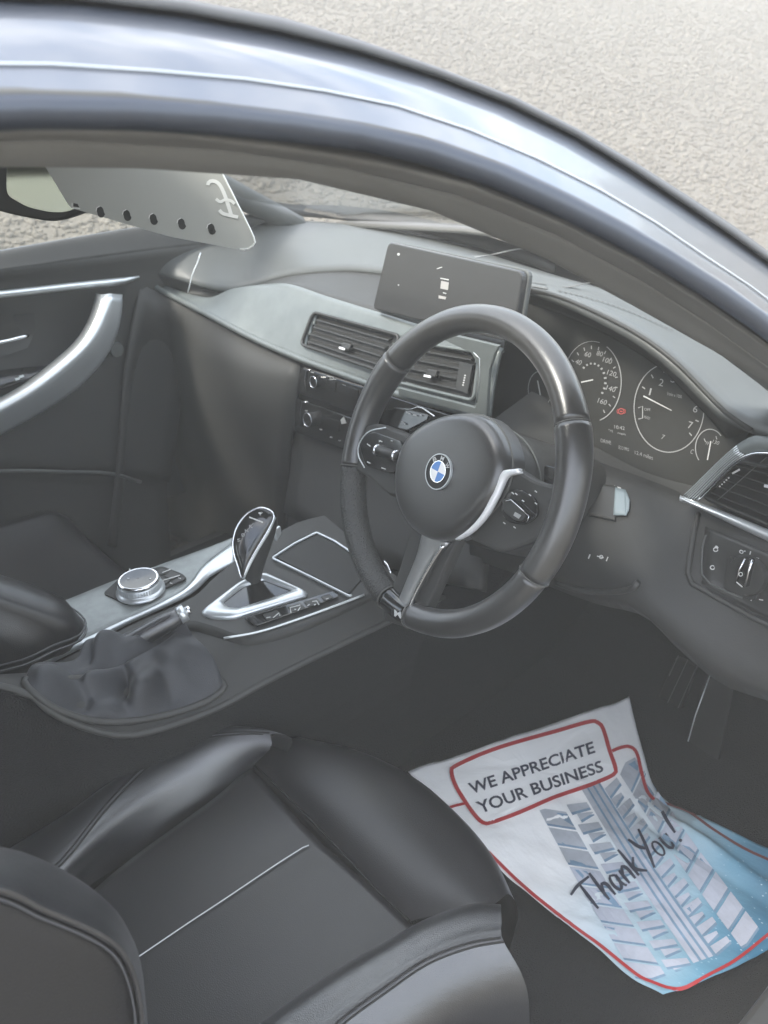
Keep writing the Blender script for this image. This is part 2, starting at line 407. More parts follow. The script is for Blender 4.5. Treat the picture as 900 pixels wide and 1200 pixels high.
# ---- roof, bonnet, rear and far side of the body
top = [p+V((0, .012, .0)) for p in e_sil]
def roofrow(y, x0, x1, z0, z1, n=14): return [V((x0+(x1-x0)*i/(n-1), y, z0+(z1-z0)*(i/(n-1))**2)) for i in range(n)]
rs = []
for y, h, xf in ((-.50, 0, -.33), (-.42, .010, -.30), (-.25, .018, -.27), (0, .021, -.25), (.25, .018, -.27), (.42, .010, -.30), (.52, -.004, -.33), (.58, -.03, -.33)):
    rs.append([V((x, y, 1.338+h-.35*max(0, (x+.55))**2-.10*max(0, -1.2-x)**2)) for x in [xf-(xf+2.0)*i/13*1.0 if False else xf+(-2.0-xf)*i/13 for i in range(14)]])
roof = loft('roof_panel', rs, paint, car); solid(roof, .03)
rwg = loft('rear_window', [[V((-1.95, y, 1.30-.04*abs(y)*2)) for y in (-.56, -.3, 0, .3, .58)], [V((-2.3, y, 1.12)) for y in (-.62, -.3, 0, .3, .62)], [V((-2.6, y, .95)) for y in (-.7, -.35, 0, .35, .7)]], glass, car)
rwin = loft('rear_deck', [[V((-2.6, y, .95)) for y in (-.7, -.35, 0, .35, .7)], [V((-3.0, y, .9)) for y in (-.7, -.35, 0, .35, .7)], [V((-3.05, y, .4)) for y in (-.75, -.35, 0, .35, .75)]], paint, car); solid(rwin, .02)
bulk = box('rear_bulkhead', (-1.75, 0, .55), (.05, 1.5, .60), carpet, car)
qp = loft('rear_side_panel', [[V((x, -.585, z)) for x, z in ((-1.15, 1.32), (-1.5, 1.30), (-2.0, 1.25))], [V((x, -.72, .98)) for x in (-1.15, -1.6, -2.2)], [V((x, -.86, .75)) for x in (-1.15, -1.8, -2.9)], [V((x, -.86, .30)) for x in (-1.15, -1.8, -2.9)]], paint, car); solid(qp, .03)
qp2 = loft('rear_side_panel', [[V((x, .585, z)) for x, z in ((-1.1, 1.30), (-1.5, 1.28), (-2.0, 1.22))], [V((x, .74, .98)) for x in (-1.1, -1.6, -2.2)], [V((x, .88, .75)) for x in (-1.1, -1.8, -2.9)], [V((x, .88, .30)) for x in (-1.1, -1.8, -2.9)]], paint, car); solid(qp2, .03)
bon = loft('bonnet', [[V((x, y, z-.05*abs(y/.8)**2.5)) for y in (-.80, -.6, -.3, 0, .3, .6, .80)] for x, z in ((.93, .86), (1.10, .80), (1.3, .70), (1.5, .58), (1.65, .45), (1.68, .35))], paint, car); solid(bon, .01)
cowl = loft('windscreen_cowl', [[V((.84-.16*(y/.72)**2, y, .925-.01*abs(y))) for y in (-.72, -.4, 0, .4, .72)], [V((.95-.14*(y/.72)**2, y, .905)) for y in (-.72, -.4, 0, .4, .72)]], rubber_dark, car); solid(cowl, .01)
cwp = loft('scuttle_panel', [C([(285, 222, 'Y', .735), (330, 238, 'Y', .72), (400, 241, 'X', .72), (460, 248, 'X', .80), (520, 262, 'X', .86), (575, 278, 'X', .88), (650, 300, 'X', .88)], 30), C([(285, 238, 'Y', .725), (330, 250, 'Y', .71), (400, 256, 'X', .70), (460, 264, 'X', .78), (520, 278, 'X', .84), (575, 293, 'X', .86), (650, 320, 'X', .86)], 30)], vent_black, car); solid(cwp, .006)
for s in (-1, 1):
    wg = loft('front_wing', [[V((x, s*.80, z)) for x, z in ((.75, .80), (1.0, .72), (1.3, .58), (1.6, .40))], [V((x, s*.88, z-.08)) for x, z in ((.75, .80), (1.0, .72), (1.3, .58), (1.6, .40))], [V((x, s*.89, .3)) for x in (.75, 1.0, 1.3, 1.6)]], paint, car); solid(wg, .01)
sill = box('door_sill', (-.2, -.86, .24), (2.1, .10, .14), paint, car, bv=.02)
sillc = box('sill_cover', (-.2, -.835, .312), (1.9, .06, .02), vent_black, car, bv=.008)
# windscreen: bowed sheet from the header to the cowl
wr = []
for y, t0 in ((-.50, 0), (-.3, 1), (0, 1.3), (.3, 1), (.5, 0)):
    k = y/.5
    wr.append([V((-.27-.06*k*k, y, 1.345-.015*k*k)), V((.10-.06*k*k, y*1.10, 1.205-.03*k*k)), V((.45-.09*k*k, y*1.20, 1.06-.03*k*k)), V((.84-.16*k*k, y*1.42, .928))])
ws = loft('windscreen', wr, glass, car, rows=14)
# passenger side window and its rail
pw = loft('passenger_window', [[V((x, .575, z)) for x, z in ((-1.05, 1.30), (-.5, 1.315), (-.25, 1.29), (.05, 1.20))], [V((x, .70, .99)) for x in (-1.05, -.5, 0, .33)]], glass, car, rows=6)
prl = [V((-2.0, .585, 1.25)), V((-1.2, .58, 1.315)), V((-.6, .575, 1.325)), V((-.30, .575, 1.31)), V((-.05, .59, 1.235)), V((.2, .635, 1.13)), V((.40, .68, 1.02)), V((.56, .72, .93))]
prail = tube('passenger_windscreen_pillar', cr(prl, 30), .032, plast_top, car, seg=12, flat=.8)
bp = box('passenger_door_pillar', (-1.08, .66, 1.13), (.10, .04, .45), trimcloth, car, M=Matrix.Rotation(rad(18), 3, 'X'))

# ---- cabin shell
flo = loft('cabin_floor', [[V((x, y, z)) for y in (-.82, -.6, -.3, -.14)] for x, z in ((-1.7, .30), (-.4, .22), (.1, .215), (.45, .22), (.62, .30), (.80, .52), (.86, .80))], carpet, car, rows=20)
flo2 = loft('cabin_floor', [[V((x, y, z)) for y in (.14, .3, .6, .745)] for x, z in ((-1.7, .30), (-.4, .22), (.1, .215), (.45, .22), (.62, .30), (.80, .52), (.86, .80))], carpet, car, rows=20)
tun = loft('transmission_tunnel', [[V((x, -.15, .2)) for x in (-1.7, -.4, .2, .86)], [V((x, -.13, .50)) for x in (-1.7, -.4, .2, .86)], [V((x, .13, .50)) for x in (-1.7, -.4, .2, .86)], [V((x, .15, .2)) for x in (-1.7, -.4, .2, .86)]], carpet, car, smooth=False)
kick = box('kick_panel', (.50, -.80, .52), (.62, .03, .66), plast_low, car, bv=.01)
fire = box('firewall', (.90, 0, .57), (.03, 1.56, .60), carpet, car)
under = box('underbody', (-.4, 0, .17), (4.6, 1.6, .05), rubber_dark, car)
headl = loft('headlining', [[p+V((0, 0, -.035)) for p in r] for r in rs], trimcloth, car); solid(headl, .01)

# ---- passenger door
pd = empty('passenger_door', (0, .70, .6), car)
def pp(pts, y, n=26): return C([(x, yy, 'Y', y+(0 if len(q) < 1 else q[0])) for x, yy, *q in pts], n)
d0 = cr([V((-1.1, .725, 1.005)), V((-.5, .725, 1.0)), V((0, .722, .995)), V((.33, .72, .985)), V((.50, .72, .96))], 26)
d1 = [p+V((0, -.03, .004)) for p in d0]
d2 = pp([(-420, 340), (-150, 330), (0, 316), (90, 305), (170, 294), (240, 286)], .672)
d3 = pp([(-420, 378, .01), (-150, 352, .01), (0, 336, .01), (90, 328, .01), (160, 322, .01), (235, 318, .015)], .685)
d4 = pp([(-420, 392, .01), (-150, 366, .01), (0, 352, .01), (90, 341, .01), (160, 331, .01), (235, 325, .015)], .685)
d5 = pp([(-420, 440, .025), (-150, 420, .025), (0, 400, .025), (90, 390, .025), (160, 380, .025), (225, 372, .03)], .69)
d6 = pp([(-420, 500, .0), (-150, 490, 0), (0, 480, 0), (90, 470, 0), (150, 460, .01), (215, 450, .02)], .69)
d7 = pp([(-420, 600, -.02), (-150, 575, -.02), (0, 551, -.02), (90, 552, -.01), (160, 556, .0), (200, 560, .01)], .69)
d8 = pp([(-420, 720, .0), (-150, 690, 0), (0, 660, 0), (90, 655, 0), (150, 650, .01), (200, 650, .02)], .69)
subn = [d0, d1, d2]
upp = loft('door_top_pad', subn, plast, pd, rows=12); solid(upp, .01)
dpn = loft('door_panel', [d2, d3, d4, d5, d6, d7, [p+V((0, .02, -.01)) for p in d7], d8, [V((p.x, .71, .22)) for p in d8]], plast, pd, rows=40); solid(dpn, .01)
dcd = loft('outer_door_skin', [[p+V((0, .05, -.01)) for p in d0], [V((p.x, .86, .75)) for p in d0], [V((p.x, .87, .3)) for p in d0]], paint, pd); solid(dcd, .005)
st = [(-420, 384), (-150, 360), (0, 345), (90, 335), (140, 330)]
a_ = C([(x, y-4.5, 'Y', .676) for x, y in st]+[(163, 323, 'Y', .676)], 24); b_ = C([(x, y+4.5, 'Y', .676) for x, y in st]+[(163, 326, 'Y', .676)], 24)
lab(solid(loft('trim_strip', [a_, [x.lerp(y, .5)+V((0, -.003, 0)) for x, y in zip(a_, b_)], b_], satin, pd), .004), 'bright silver strip along the passenger door')
# armrest pull: broad satin arc
gi = C([(120, 345, 'Y', .65), (117, 358, 'Y', .64), (110, 378, 'Y', .63), (95, 402, 'Y', .62), (70, 425, 'Y', .615), (35, 452, 'Y', .61), (0, 472, 'Y', .61), (-60, 500, 'Y', .61)], 26)
go = C([(144, 345, 'Y', .66), (143, 365, 'Y', .655), (136, 395, 'Y', .65), (120, 425, 'Y', .64), (92, 455, 'Y', .635), (55, 480, 'Y', .63), (10, 505, 'Y', .63), (-50, 535, 'Y', .63)], 26)
gm_ = [a.lerp(b, .25)+V((0, -.012, .004)) for a, b in zip(gi, go)]
pull = loft('pull_handle', [[p+V((0, .03, -.003)) for p in gi], gi, gm_, [a.lerp(b, .8)+V((0, -.004, 0)) for a, b in zip(gi, go)], go, [p+V((0, .03, -.004)) for p in go]], satin, pd, rows=14); solid(pull, .004)
hl = tube('door_handle', C([(-60, 410, 'Y', .67), (0, 401, 'Y', .668), (18, 397, 'Y', .668), (33, 393, 'Y', .672)], 12), .0042, chrome, pd, seg=8)
bez = loft('handle_bowl', [C([(-60, 376, 'Y', .708), (0, 370, 'Y', .708), (40, 367, 'Y', .70)], 8), C([(-60, 395, 'Y', .72), (0, 390, 'Y', .72), (42, 388, 'Y', .71)], 8), C([(-60, 430, 'Y', .705), (0, 418, 'Y', .705), (32, 408, 'Y', .70)], 8)], vent_black, pd)
swp = loft('window_switch_panel', [C([(-60, 446, 'Y', .668), (0, 434, 'Y', .668), (60, 428, 'Y', .668)], 8), C([(-60, 470, 'Y', .64), (0, 455, 'Y', .64), (42, 440, 'Y', .645)], 8)], piano, pd); solid(swp, .006)
for x, y in ((20, 444), (25, 441)):
    k = at(x, y, 'Y', .648); box('window_switch', k, (.009, .006, .004), satin, pd, bv=.001)
pk = tube('pocket_edge', C([(-60, 560, 'Y', .655), (0, 552, 'Y', .655), (80, 553, 'Y', .658), (130, 555, 'Y', .665), (165, 565, 'Y', .68)], 20), .004, plast_top, pd, seg=8)
sp_ = at(137, 410, 'Y', .676); bm = bmesh.new(); bmesh.ops.create_cone(bm, cap_ends=True, segments=24, radius1=.016, radius2=.014, depth=.006, matrix=Matrix.Translation(sp_) @ Matrix.Rotation(rad(90), 4, 'X')); bmobj('tweeter', bm, plast_top, pd)
gapl = tube('dash_end_gap', C([(235, 296, 'Y', .60), (231, 309, 'Y', .60), (226, 320, 'Y', .60), (220, 343, 'Y', .60)], 8), .0012, satin, car, seg=6)

# ---- dashboard
dash = empty('dashboard', (.4, 0, .8), car)
T0 = C([(170, 272, 'Y', .735), (235, 262, 'Y', .735), (290, 258, 'Y', .73), (340, 258, 'Y', .70), (400, 262, 'X', .68), (480, 274, 'X', .78), (560, 294, 'X', .82), (650, 322, 'X', .82), (760, 356, 'X', .76), (900, 432, 'X', .62), (1000, 500, 'X', .5)], 48)
T1 = C([(175, 318, 'Y', .72), (236, 335, 'Y', .60), (270, 341, 'X', .28), (300, 334, 'X', .32), (340, 322, 'X', .35), (400, 315, 'X', .36), (443, 317, 'X', .36), (520, 325, 'X', .36), (600, 334, 'X', .34), (650, 347, 'X', .29), (700, 368, 'X', .26), (750, 395, 'X', .245), (790, 425, 'X', .24), (820, 455, 'X', .24), (850, 485, 'X', .235), (900, 505, 'X', .225), (960, 522, 'X', .21)], 48)
Tm = [a.lerp(b, .55)+V((0, 0, .010)) for a, b in zip(T0, T1)]; Tn = [a.lerp(b, .9)+V((0, 0, .008)) for a, b in zip(T0, T1)]
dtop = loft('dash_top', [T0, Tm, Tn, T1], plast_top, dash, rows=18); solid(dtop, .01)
# front fascia upper fold (passenger side, ending behind the wheel)
T2 = C([(170, 324, 'Y', .725), (200, 337, 'Y', .70), (245, 349, 'X', .225), (275, 338, 'X', .255), (310, 333, 'X', .26), (340, 333, 'X', .262), (383, 347, 'X', .26), (435, 363, 'X', .255), (487, 379, 'X', .25), (540, 394, 'X', .245), (590, 408, 'X', .24)], 160)
T1b = C([(170, 318, 'Y', .72), (236, 333, 'Y', .62), (270, 337, 'X', .29), (300, 332, 'X', .33), (340, 322, 'X', .36), (400, 315, 'X', .37), (443, 317, 'X', .37), (520, 325, 'X', .37), (600, 336, 'X', .35)], 160)
fold = loft('screen_shelf', [T1b, [a.lerp(b, .5)+V((0, 0, -.008)) for a, b in zip(T1b, T2)], T2], plast, dash, rows=8); solid(fold, .006)
T3 = C([(170, 324, 'Y', .72), (190, 338, 'Y', .69), (240, 364, 'X', .185), (300, 395, 'X', .19), (350, 417, 'X', .195), (400, 435, 'X', .2), (480, 463, 'X', .2), (530, 476, 'X', .2), (573, 488, 'X', .2)], 160)
T2c = [a.lerp(b, .10)+V((-.006, 0, .003)) for a, b in zip(T2, T3)]
tr = loft('trim_panel', [T2, T2c, [a.lerp(b, .5)+V((-.006, 0, 0)) for a, b in zip(T2, T3)], T3], fascia, dash, rows=44); solid(tr, .006)
lab(tr, 'pale grey trim panel sweeping across the dashboard')
T3a = [p+V((-.010, 0, .001)) for p in T3]
tl = tube('trim_line', [p+V((-.004, 0, -.002)) for p in T3], .0062, fascia, dash, seg=8)
# glove box and lower fascia, left of the centre stack
G1 = C([(165, 332, 'Y', .70), (190, 346, 'Y', .68), (240, 372, 'X', .185), (300, 403, 'X', .19), (352, 424, 'X', .197)], 20)
G2 = C([(150, 430, 'Y', .68), (190, 440, 'X', .19), (240, 452, 'X', .165), (300, 470, 'X', .165), (345, 480, 'X', .18)], 20)
G3 = C([(140, 550, 'Y', .66), (190, 565, 'X', .24), (240, 572, 'X', .21), (300, 580, 'X', .20), (333, 585, 'X', .17)], 20)
G4 = C([(130, 640, 'Y', .64), (190, 650, 'X', .36), (240, 650, 'X', .33), (300, 650, 'X', .30), (335, 655, 'X', .22)], 20)
gb = loft('glove_box', [G1, G2, G3, G4], plast, dash, rows=14); solid(gb, .008)
# centre stack face
S1 = C([(346, 424, 'X', .205), (420, 450, 'X', .205), (500, 475, 'X', .205), (580, 497, 'X', .205)], 12)
S2 = C([(342, 520, 'X', .18), (410, 545, 'X', .18), (490, 570, 'X', .18), (570, 590, 'X', .18)], 12)
S3 = C([(332, 600, 'X', .12), (400, 640, 'X', .10), (470, 670, 'X', .10), (560, 690, 'X', .10)], 12)
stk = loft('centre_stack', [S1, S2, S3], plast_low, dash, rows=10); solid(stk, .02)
stw = loft('stack_side', [[a for a in (S1[0], S2[0], S3[0])], [a+V((.25, .02, 0)) for a in (S1[0], S2[0], S3[0])]], plast_low, dash)
def facep(off=0):
    a, b, c = S1[1], S1[9], S2[5]; p, n = plane_through(a, b, c); return p+n*off, n
FP, FN = facep(.004)
def fp(pts): return [at(x, y, 'P', (FP, FN)) for x, y in pts]
ru = plate('radio_unit', rounded(fp([(356, 430), (560, 495), (552, 530), (352, 460)]), .006), FN, .007, piano, dash, bv=.0015)
cu_ = plate('climate_unit', rounded(fp([(350, 466), (548, 536), (540, 575), (348, 505)]), .006), FN, .007, piano, dash, bv=.0015)
FS = on_plane(FP+FN*.0078, FN)
for par, cx, cy, rx, ry, txt in ((ru, 373, 447, 6.5, 8, 0), (cu_, 366, 491, 8.5, 10, 0)):
    c = at(cx, cy, 'P', (FP+FN*.008, FN)); q = FN.to_track_quat('Z', 'Y').to_matrix().to_4x4()
    bm = bmesh.new(); bmesh.ops.create_cone(bm, cap_ends=True, segments=28, radius1=.0105 if rx < 8 else .013, radius2=.0095 if rx < 8 else .0115, depth=.012, matrix=Matrix.Translation(c+FN*.005) @ q); kn = bmobj('control_knob', bm, piano, par, False)
    bm = bmesh.new(); rr = .0098 if rx < 8 else .0122
    tube_bm(bm, [c+FN*.0112+(q @ V((cos(2*pi*k/28)*rr, sin(2*pi*k/28)*rr, 0)).to_4d()).to_3d() if False else c+FN*.0112+(q.to_3x3() @ V((cos(2*pi*k/28)*rr, sin(2*pi*k/28)*rr, 0))) for k in range(28)], .0009, True, 6)
    bmobj('knob_ring', bm, chrome, par, True)
for par, P in ((ru, [(365, 433), (359, 434), (357, 446), (359, 459)]), (cu_, [(361, 471), (354, 471), (352, 484), (353, 501), (372, 510), (395, 519)])):
    tube('end_trim', [at(x, y, 'P', (FP+FN*.009, FN)) for x, y in P[:4]], .0011, chrome, par, seg=6)
mk = Marks(FS)
for x, y in ((386, 441), (392, 444), (403, 451), (412, 455), (366, 436), (388, 444), (432, 468)): mk.line([(x-2, y), (x+2, y+1)], 1.1)
mk.line([(383, 440), (391, 442)], 1.2)
mk.poly([(399, 492), (403, 488), (406, 496), (400, 497)])
for x, y in ((388, 512), (398, 516), (359, 481), (376, 503), (500, 508), (506, 511), (470, 498), (460, 490), (478, 490), (484, 487), (496, 486)): mk.line([(x-1.5, y), (x+1.5, y+.7)], 1.3)
mk.build('button_marks', mark_grey, dash)
for x0, y0, x1, y1 in ((378, 441, 398, 447), (402, 449, 424, 456), (428, 458, 452, 466), (380, 486, 402, 493), (406, 497, 428, 504), (432, 507, 455, 514)):
    c = fp([(x0, y0), (x1, y1), (x1-1, y1+12), (x0-1, y0+12)]); plate('fascia_button', rounded([p+FN*.0072 for p in c], .002, 2), FN, .0014, piano, dash, bv=.0004)

# ---- centre air vents
VF1 = [(368, 366), (470, 394), (448, 436), (353, 404)]; VF2 = [(470, 398), (563, 413), (556, 470), (458, 446)]
def inside(p, P):
    r = False
    for i in range(len(P)):
        (x1, y1), (x2, y2) = P[i-1], P[i]
        if (y1 > p[1]) != (y2 > p[1]) and p[0] < (x2-x1)*(p[1]-y1)/(y2-y1)+x1: r = not r
    return r
TS = on_obj([tr], .001)
_v1 = [TS(*p) for p in VF1]; _v2 = [TS(*p) for p in VF2]; _c1 = TS(410, 400); _c2 = TS(512, 432)
bm = bmesh.new(); bm.from_mesh(tr.data)
def shr_(P, k=.93): cx = sum(p[0] for p in P)/4; cy = sum(p[1] for p in P)/4; return [(cx+(x-cx)*k, cy+(y-cy)*k) for x, y in P]
bmesh.ops.delete(bm, geom=[f for f in bm.faces if inside(proj(f.calc_center_median()), shr_(VF1)) or inside(proj(f.calc_center_median()), shr_(VF2))], context='FACES')
bm.to_mesh(tr.data); bm.free()
_TSP = dict(zip(VF1+VF2, _v1+_v2))
def TS(x, y): return _TSP.get((x, y)) or (_c1 if x < 460 else _c2)
vent_dark = mat('vent_depth', (.016, .016, .015), .6)
tabm = mat('bright_tab_metal', (.9, .9, .9), .45, .3)
def vent(frame, mtf, nsl, tabpx, wheel_marks, nm='air_vent', X=.205, lean=.0, tv=.03):
    if X is None: P = [TS(x, y) for x, y in frame]
    else: P = [at(x, y, 'X', X) for x, y in frame]
    p0, n = plane_through(P[0], P[1], P[3]); DPT = .03
    if X is None:
        mxh = max((q-p0).dot(n) for q in P+[TS(sum(f[0] for f in frame)/4, sum(f[1] for f in frame)/4)]); p0 = p0+n*(mxh+.002); DPT = .009
    P = [at(x, y, 'P', (p0, n)) for x, y in frame]
    e = plate(nm, rounded([p-n*DPT for p in P], .012), n, .0015, vent_dark, dash)
    # rim
    tube('vent_rim', rounded([p+n*.002 for p in P], .012), .0028, mtf, e, closed=True, seg=6)
    bm = bmesh.new(); R1 = rounded([p+n*.002 for p in P], .012); R2 = [p-n*(DPT+.008 if X is None else .028) for p in R1]; k = len(R1)
    A = [bm.verts.new(p) for p in R1]; B = [bm.verts.new(p) for p in R2]
    for i in range(k): bm.faces.new((A[i], A[(i+1) % k], B[(i+1) % k], B[i]))
    bmobj('vent_duct', bm, vent_black, e)
    tl_, tr_, br_, bl_ = P
    for i in range(nsl):
        t = (i+.75)/(nsl+.5); a = tl_.lerp(bl_, t).lerp(tr_.lerp(br_, t), .05)-n*.001; b = tl_.lerp(bl_, t).lerp(tr_.lerp(br_, t), .9)-n*.001
        up = (tl_-bl_).normalized(); d = (-n*(.0065 if X is None else .017)+up*.005)
        v = [a, b, b+d, a+d, a-up*.0022, b-up*.0022, b+d-up*.0018, a+d-up*.0018]
        mesh('vent_slat', v, [(0, 1, 2, 3), (4, 7, 6, 5), (0, 4, 5, 1), (1, 5, 6, 2), (2, 6, 7, 3), (3, 7, 4, 0)], vent_black if i % 1 == 0 else plast, e)
    if tabpx:
        c = at(*tabpx, 'P', (p0+n*.004, n)); u = (tr_-tl_).normalized(); up = n.cross(u)
        M = Matrix((u, up, n)).transposed()
        box('vent_tab', c+u*.004+up*.003-n*.003, (.022, .011, .008), vent_black, e, M=M, bv=.002)
        box('tab_trim', c-up*.003+n*.003, (.0155, .0036, .002), tabm, e, M=M, bv=.0006)
    return e, p0, n
va, vp, vn = vent(VF1, vent_black, 4, (403, 407), None, X=None)
vb, vp2, vn2 = vent(VF2, fascia, 4, (503, 439), None, X=None)
lab(va, 'left centre vent, mostly left of the steering wheel'); lab(vb, 'right centre vent seen through the steering wheel')
S = on_plane(vp2+vn2*.0008, vn2); plate('vent_wheel_panel', [at(x, y, 'P', (vp2-vn2*.004, vn2)) for x, y in ((541, 424), (556, 428), (550, 462), (536, 456))], vn2, .0045, vent_black, vb)
mk = Marks(S)
for k in range(5): mk.disc(545-.6*k, 440+k*2.8, 1.1, 1.0, 6)
mk.build('vent_marks', mark, vb)
# silver upright between the vents and the instrument pod
P = [at(x, y, 'X', .19) for x, y in ((523, 397), (533, 391), (588, 404), (583, 414), (577, 432), (575, 455), (573, 488), (470, 462), (470, 453), (560, 476), (563, 425), (555, 412))]
p0, n = plane_through(P[0], P[2], P[6]); up_ = plate('vent_surround', [at(*proj(p), 'P', (p0, n)) for p in P], n, .006, fascia, dash, bv=.0012)
tube('surround_line', [at(x, y, 'P', (p0+n*.006, n)) for x, y in ((555, 413), (562, 420), (562, 445), (558, 472))], .0009, satin, dash, seg=6)

# ---- display on top of the dash
DP = plane_through(at(455, 284, 'X', .262), at(613, 319, 'X', .235), at(438, 356, 'X', .240)); dp0, dn = DP
def dpl(pts, k=0): return [at(x, y, 'P', (dp0+dn*k, dn)) for x, y in pts]
disp = plate('display_screen', [p-dn*.014 for p in rounded(dpl([(455, 283), (613, 318), (600, 402), (436, 362)]), .011)], dn, .014, screenm, dash, bv=.0025)
lab(disp, 'dark wide display standing on the dashboard')
plate('screen_bezel', [p-dn*.018 for p in rounded(dpl([(453, 282), (615, 316), (602, 404), (434, 364)]), .012)], dn, .008, plast_top, disp, bv=.002)
mk = Marks(on_plane(dp0+dn*.0002, dn))
mk.disc(467, 298, 1.6); mk.line([(512, 315), (518, 313)], 1)
mk.disc(467, 334, .8); mk.line([(516, 326), (526, 328)], 1.2); mk.line([(519, 343), (523, 344)], 1)
mk.build('screen_marks', mark, disp)
mk = Marks(on_plane(dp0+dn*.0003, dn))
mk.poly([(517, 329), (526, 331), (525, 340), (516, 338)]); mk.poly([(514, 346), (523, 348), (522, 351), (514, 349.5)])
mk.build('car_symbol', mat('pale_screen_print', (.42, .4, .38), .5), disp)
# speaker and sensor details on the dash top
mk = Marks(on_obj([dtop], .0015)); mk.line([(556, 302), (575, 299), (600, 293), (625, 289)], 1.6); mk.build('dash_top_seam', mark_grey, dash)
dk = Marks(on_obj([dtop], .0015))
dk.line([(612, 334), (640, 339), (668, 337), (692, 331)], 1.6); dk.line([(614, 331), (640, 334)], 1.0)
for i in range(22):
    t = i/21; x = 655+t*130; y = 341+t*46-5*math.sin(t*3.14); dk.line([(x, y), (x+3.2, y+1.4)], 1.0)
dk.build('dash_stitching', rubber_dark, dash)

# ---- instrument pod
hood = C([(604, 334, 'X', .33), (650, 347, 'X', .285), (700, 368, 'X', .255), (750, 395, 'X', .24), (790, 425, 'X', .235), (820, 455, 'X', .235), (850, 485, 'X', .23), (880, 505, 'X', .225)], 26)
IP0, IN = plane_through(at(632, 455, 'X', .315), at(832, 525, 'X', .285), at(700, 400, 'X', .325))
def ip(x, y, k=0): return at(x, y, 'P', (IP0+IN*k, IN))
hin = [ip(x, y) for x, y in ((597, 350), (640, 362), (690, 382), (738, 408), (778, 436), (806, 464), (832, 492), (852, 514))]; hin = cr(hin, 26)
hw = loft('instrument_hood', [hood, [a.lerp(b, .5) for a, b in zip(hood, hin)], hin], plast, dash, rows=6); solid(hw, .004)
face = plate('instrument_panel', [ip(x, y) for x, y in ((560, 335), (610, 340), (660, 350), (720, 378), (780, 420), (830, 470), (880, 505), (870, 520), (815, 580), (790, 585), (700, 548), (560, 500))], -IN, .01, mat('instrument_face', (.042, .042, .039), .3, coat=.4, var=(6, .1)), dash)
DS = on_plane(IP0+IN*.0006, IN)
def ring(cx, cy, rx, ry, a0, a1, w_, nm='dial_ring'):
    mk = Marks(DS); mk.arc(cx, cy, rx, ry, a0, a1, w_); return mk.build(nm, dialm, face, True)
lab(ring(784, 478, 41, 52, 100, 355, 1.15), 'thin ring of the rev counter'); ring(784, 478, 41, 52, 0, 14, 1.1)
lab(ring(694, 447, 34, 47, -75, 60, 1.1), 'thin ring of the speedometer'); ring(694, 447, 34, 47, 75, 175, .7)
ring(832, 525, 17, 22, 40, 220, 1.1); ring(633, 456, 14, 21, 70, 330, 1.0)
for nm_, P, w_, mm in (('dial_needle', [(787, 481), (754, 464)], [.9, 1.6], mark), ('dial_needle', [(681, 448), (695, 445)], 1.4, mark), ('dial_needle', [(829, 539), (833, 517)], 1.4, mark), ('dial_needle', [(630, 446), (634, 467)], 1.4, mark)):
    k = Marks(DS); k.line(P, w_); k.build(nm_, mm, face, True)
dm = Marks(DS)
def num(s, x, y, h=6, w_=None, sk=.2):
    w_ = w_ or h*.62*len(s)*(.35 if s == '1' else 1); dm.text(s, [(x-w_/2+1, y-h/2-.1*w_), (x+w_/2+1, y-h/2+.2*w_), (x+w_/2-1, y+h/2+.2*w_), (x-w_/2-1, y+h/2-.1*w_)]if False else [(x-w_/2+1, y-h/2-.1*w_), (x+w_/2+1, y-h/2+.2*w_), (x+w_/2-1, y+h/2+.2*w_), (x-w_/2-1, y+h/2-.1*w_)])
for s, x, y in (('1', 762, 459), ('2', 775, 448), ('3', 789, 444), ('4', 803, 449), ('5', 812, 462), ('6', 815, 479), ('7', 809, 498)): num(s, x, y, 8)
for s, x, y in (('40', 678, 424), ('60', 689, 415), ('80', 703, 414), ('100', 712, 422), ('120', 717, 437), ('140', 716, 455), ('160', 706, 470)): num(s, x, y, 5.5)
for i in range(9):
    t = rad(148-24*i); x = 784+37*cos(t); y = 478-47*math.sin(t); dm.line([(x, y), (784+33*cos(t), 478-42*math.sin(t))], 1.3)
for i in range(14):
    t = rad(160-17*i); x = 694+30*cos(t); y = 447-42*math.sin(t); dm.line([(x, y), (694+27*cos(t), 447-38*math.sin(t))], 1.1)
for i in range(11):
    t = rad(130-17*i); dm.line([(694+17*cos(t), 447-22*math.sin(t)), (694+14*cos(t), 447-20*math.sin(t))], 2.0)
dm.text('1/min x 1000', [(782, 459), (799, 463), (799, 467), (782, 463)])
dm.line([(748, 478), (753, 476), (753, 490), (748, 491)], 1.2); dm.text('OFF', [(755, 478), (762, 479), (762, 482), (755, 481)]); dm.text('READY', [(755, 487), (762, 489), (762, 492), (755, 490)])
num('7', 777, 512, 5); num('H', 829, 519, 4); num('130', 839, 518, 4); num('C', 811, 529, 5); num('1', 639, 443, 4); num('1/2', 642, 448, 4)
dm.line([(839, 511), (840, 515)], 1); dm.line([(825, 514), (827, 518)], 1)
dm.text('10:42', [(720, 498), (732, 500), (732, 504), (720, 502)]); dm.text('+14.5', [(713, 502), (718, 504), (718, 507), (713, 505)]); dm.text('mph', [(724, 506), (733, 508), (733, 511), (724, 509)])
dm.build('dial_marks', dialm, face)
dg_ = Marks(DS); dg_.text('DRIVE', [(704, 514), (716, 517), (716, 521), (704, 518)]); dg_.text('ECO PRO', [(725, 522), (737, 525), (737, 529), (725, 526)]); dg_.text('12.4 miles', [(744, 528), (765, 534), (765, 539), (744, 532)])
dg_.build('display_text', mark_grey, face)
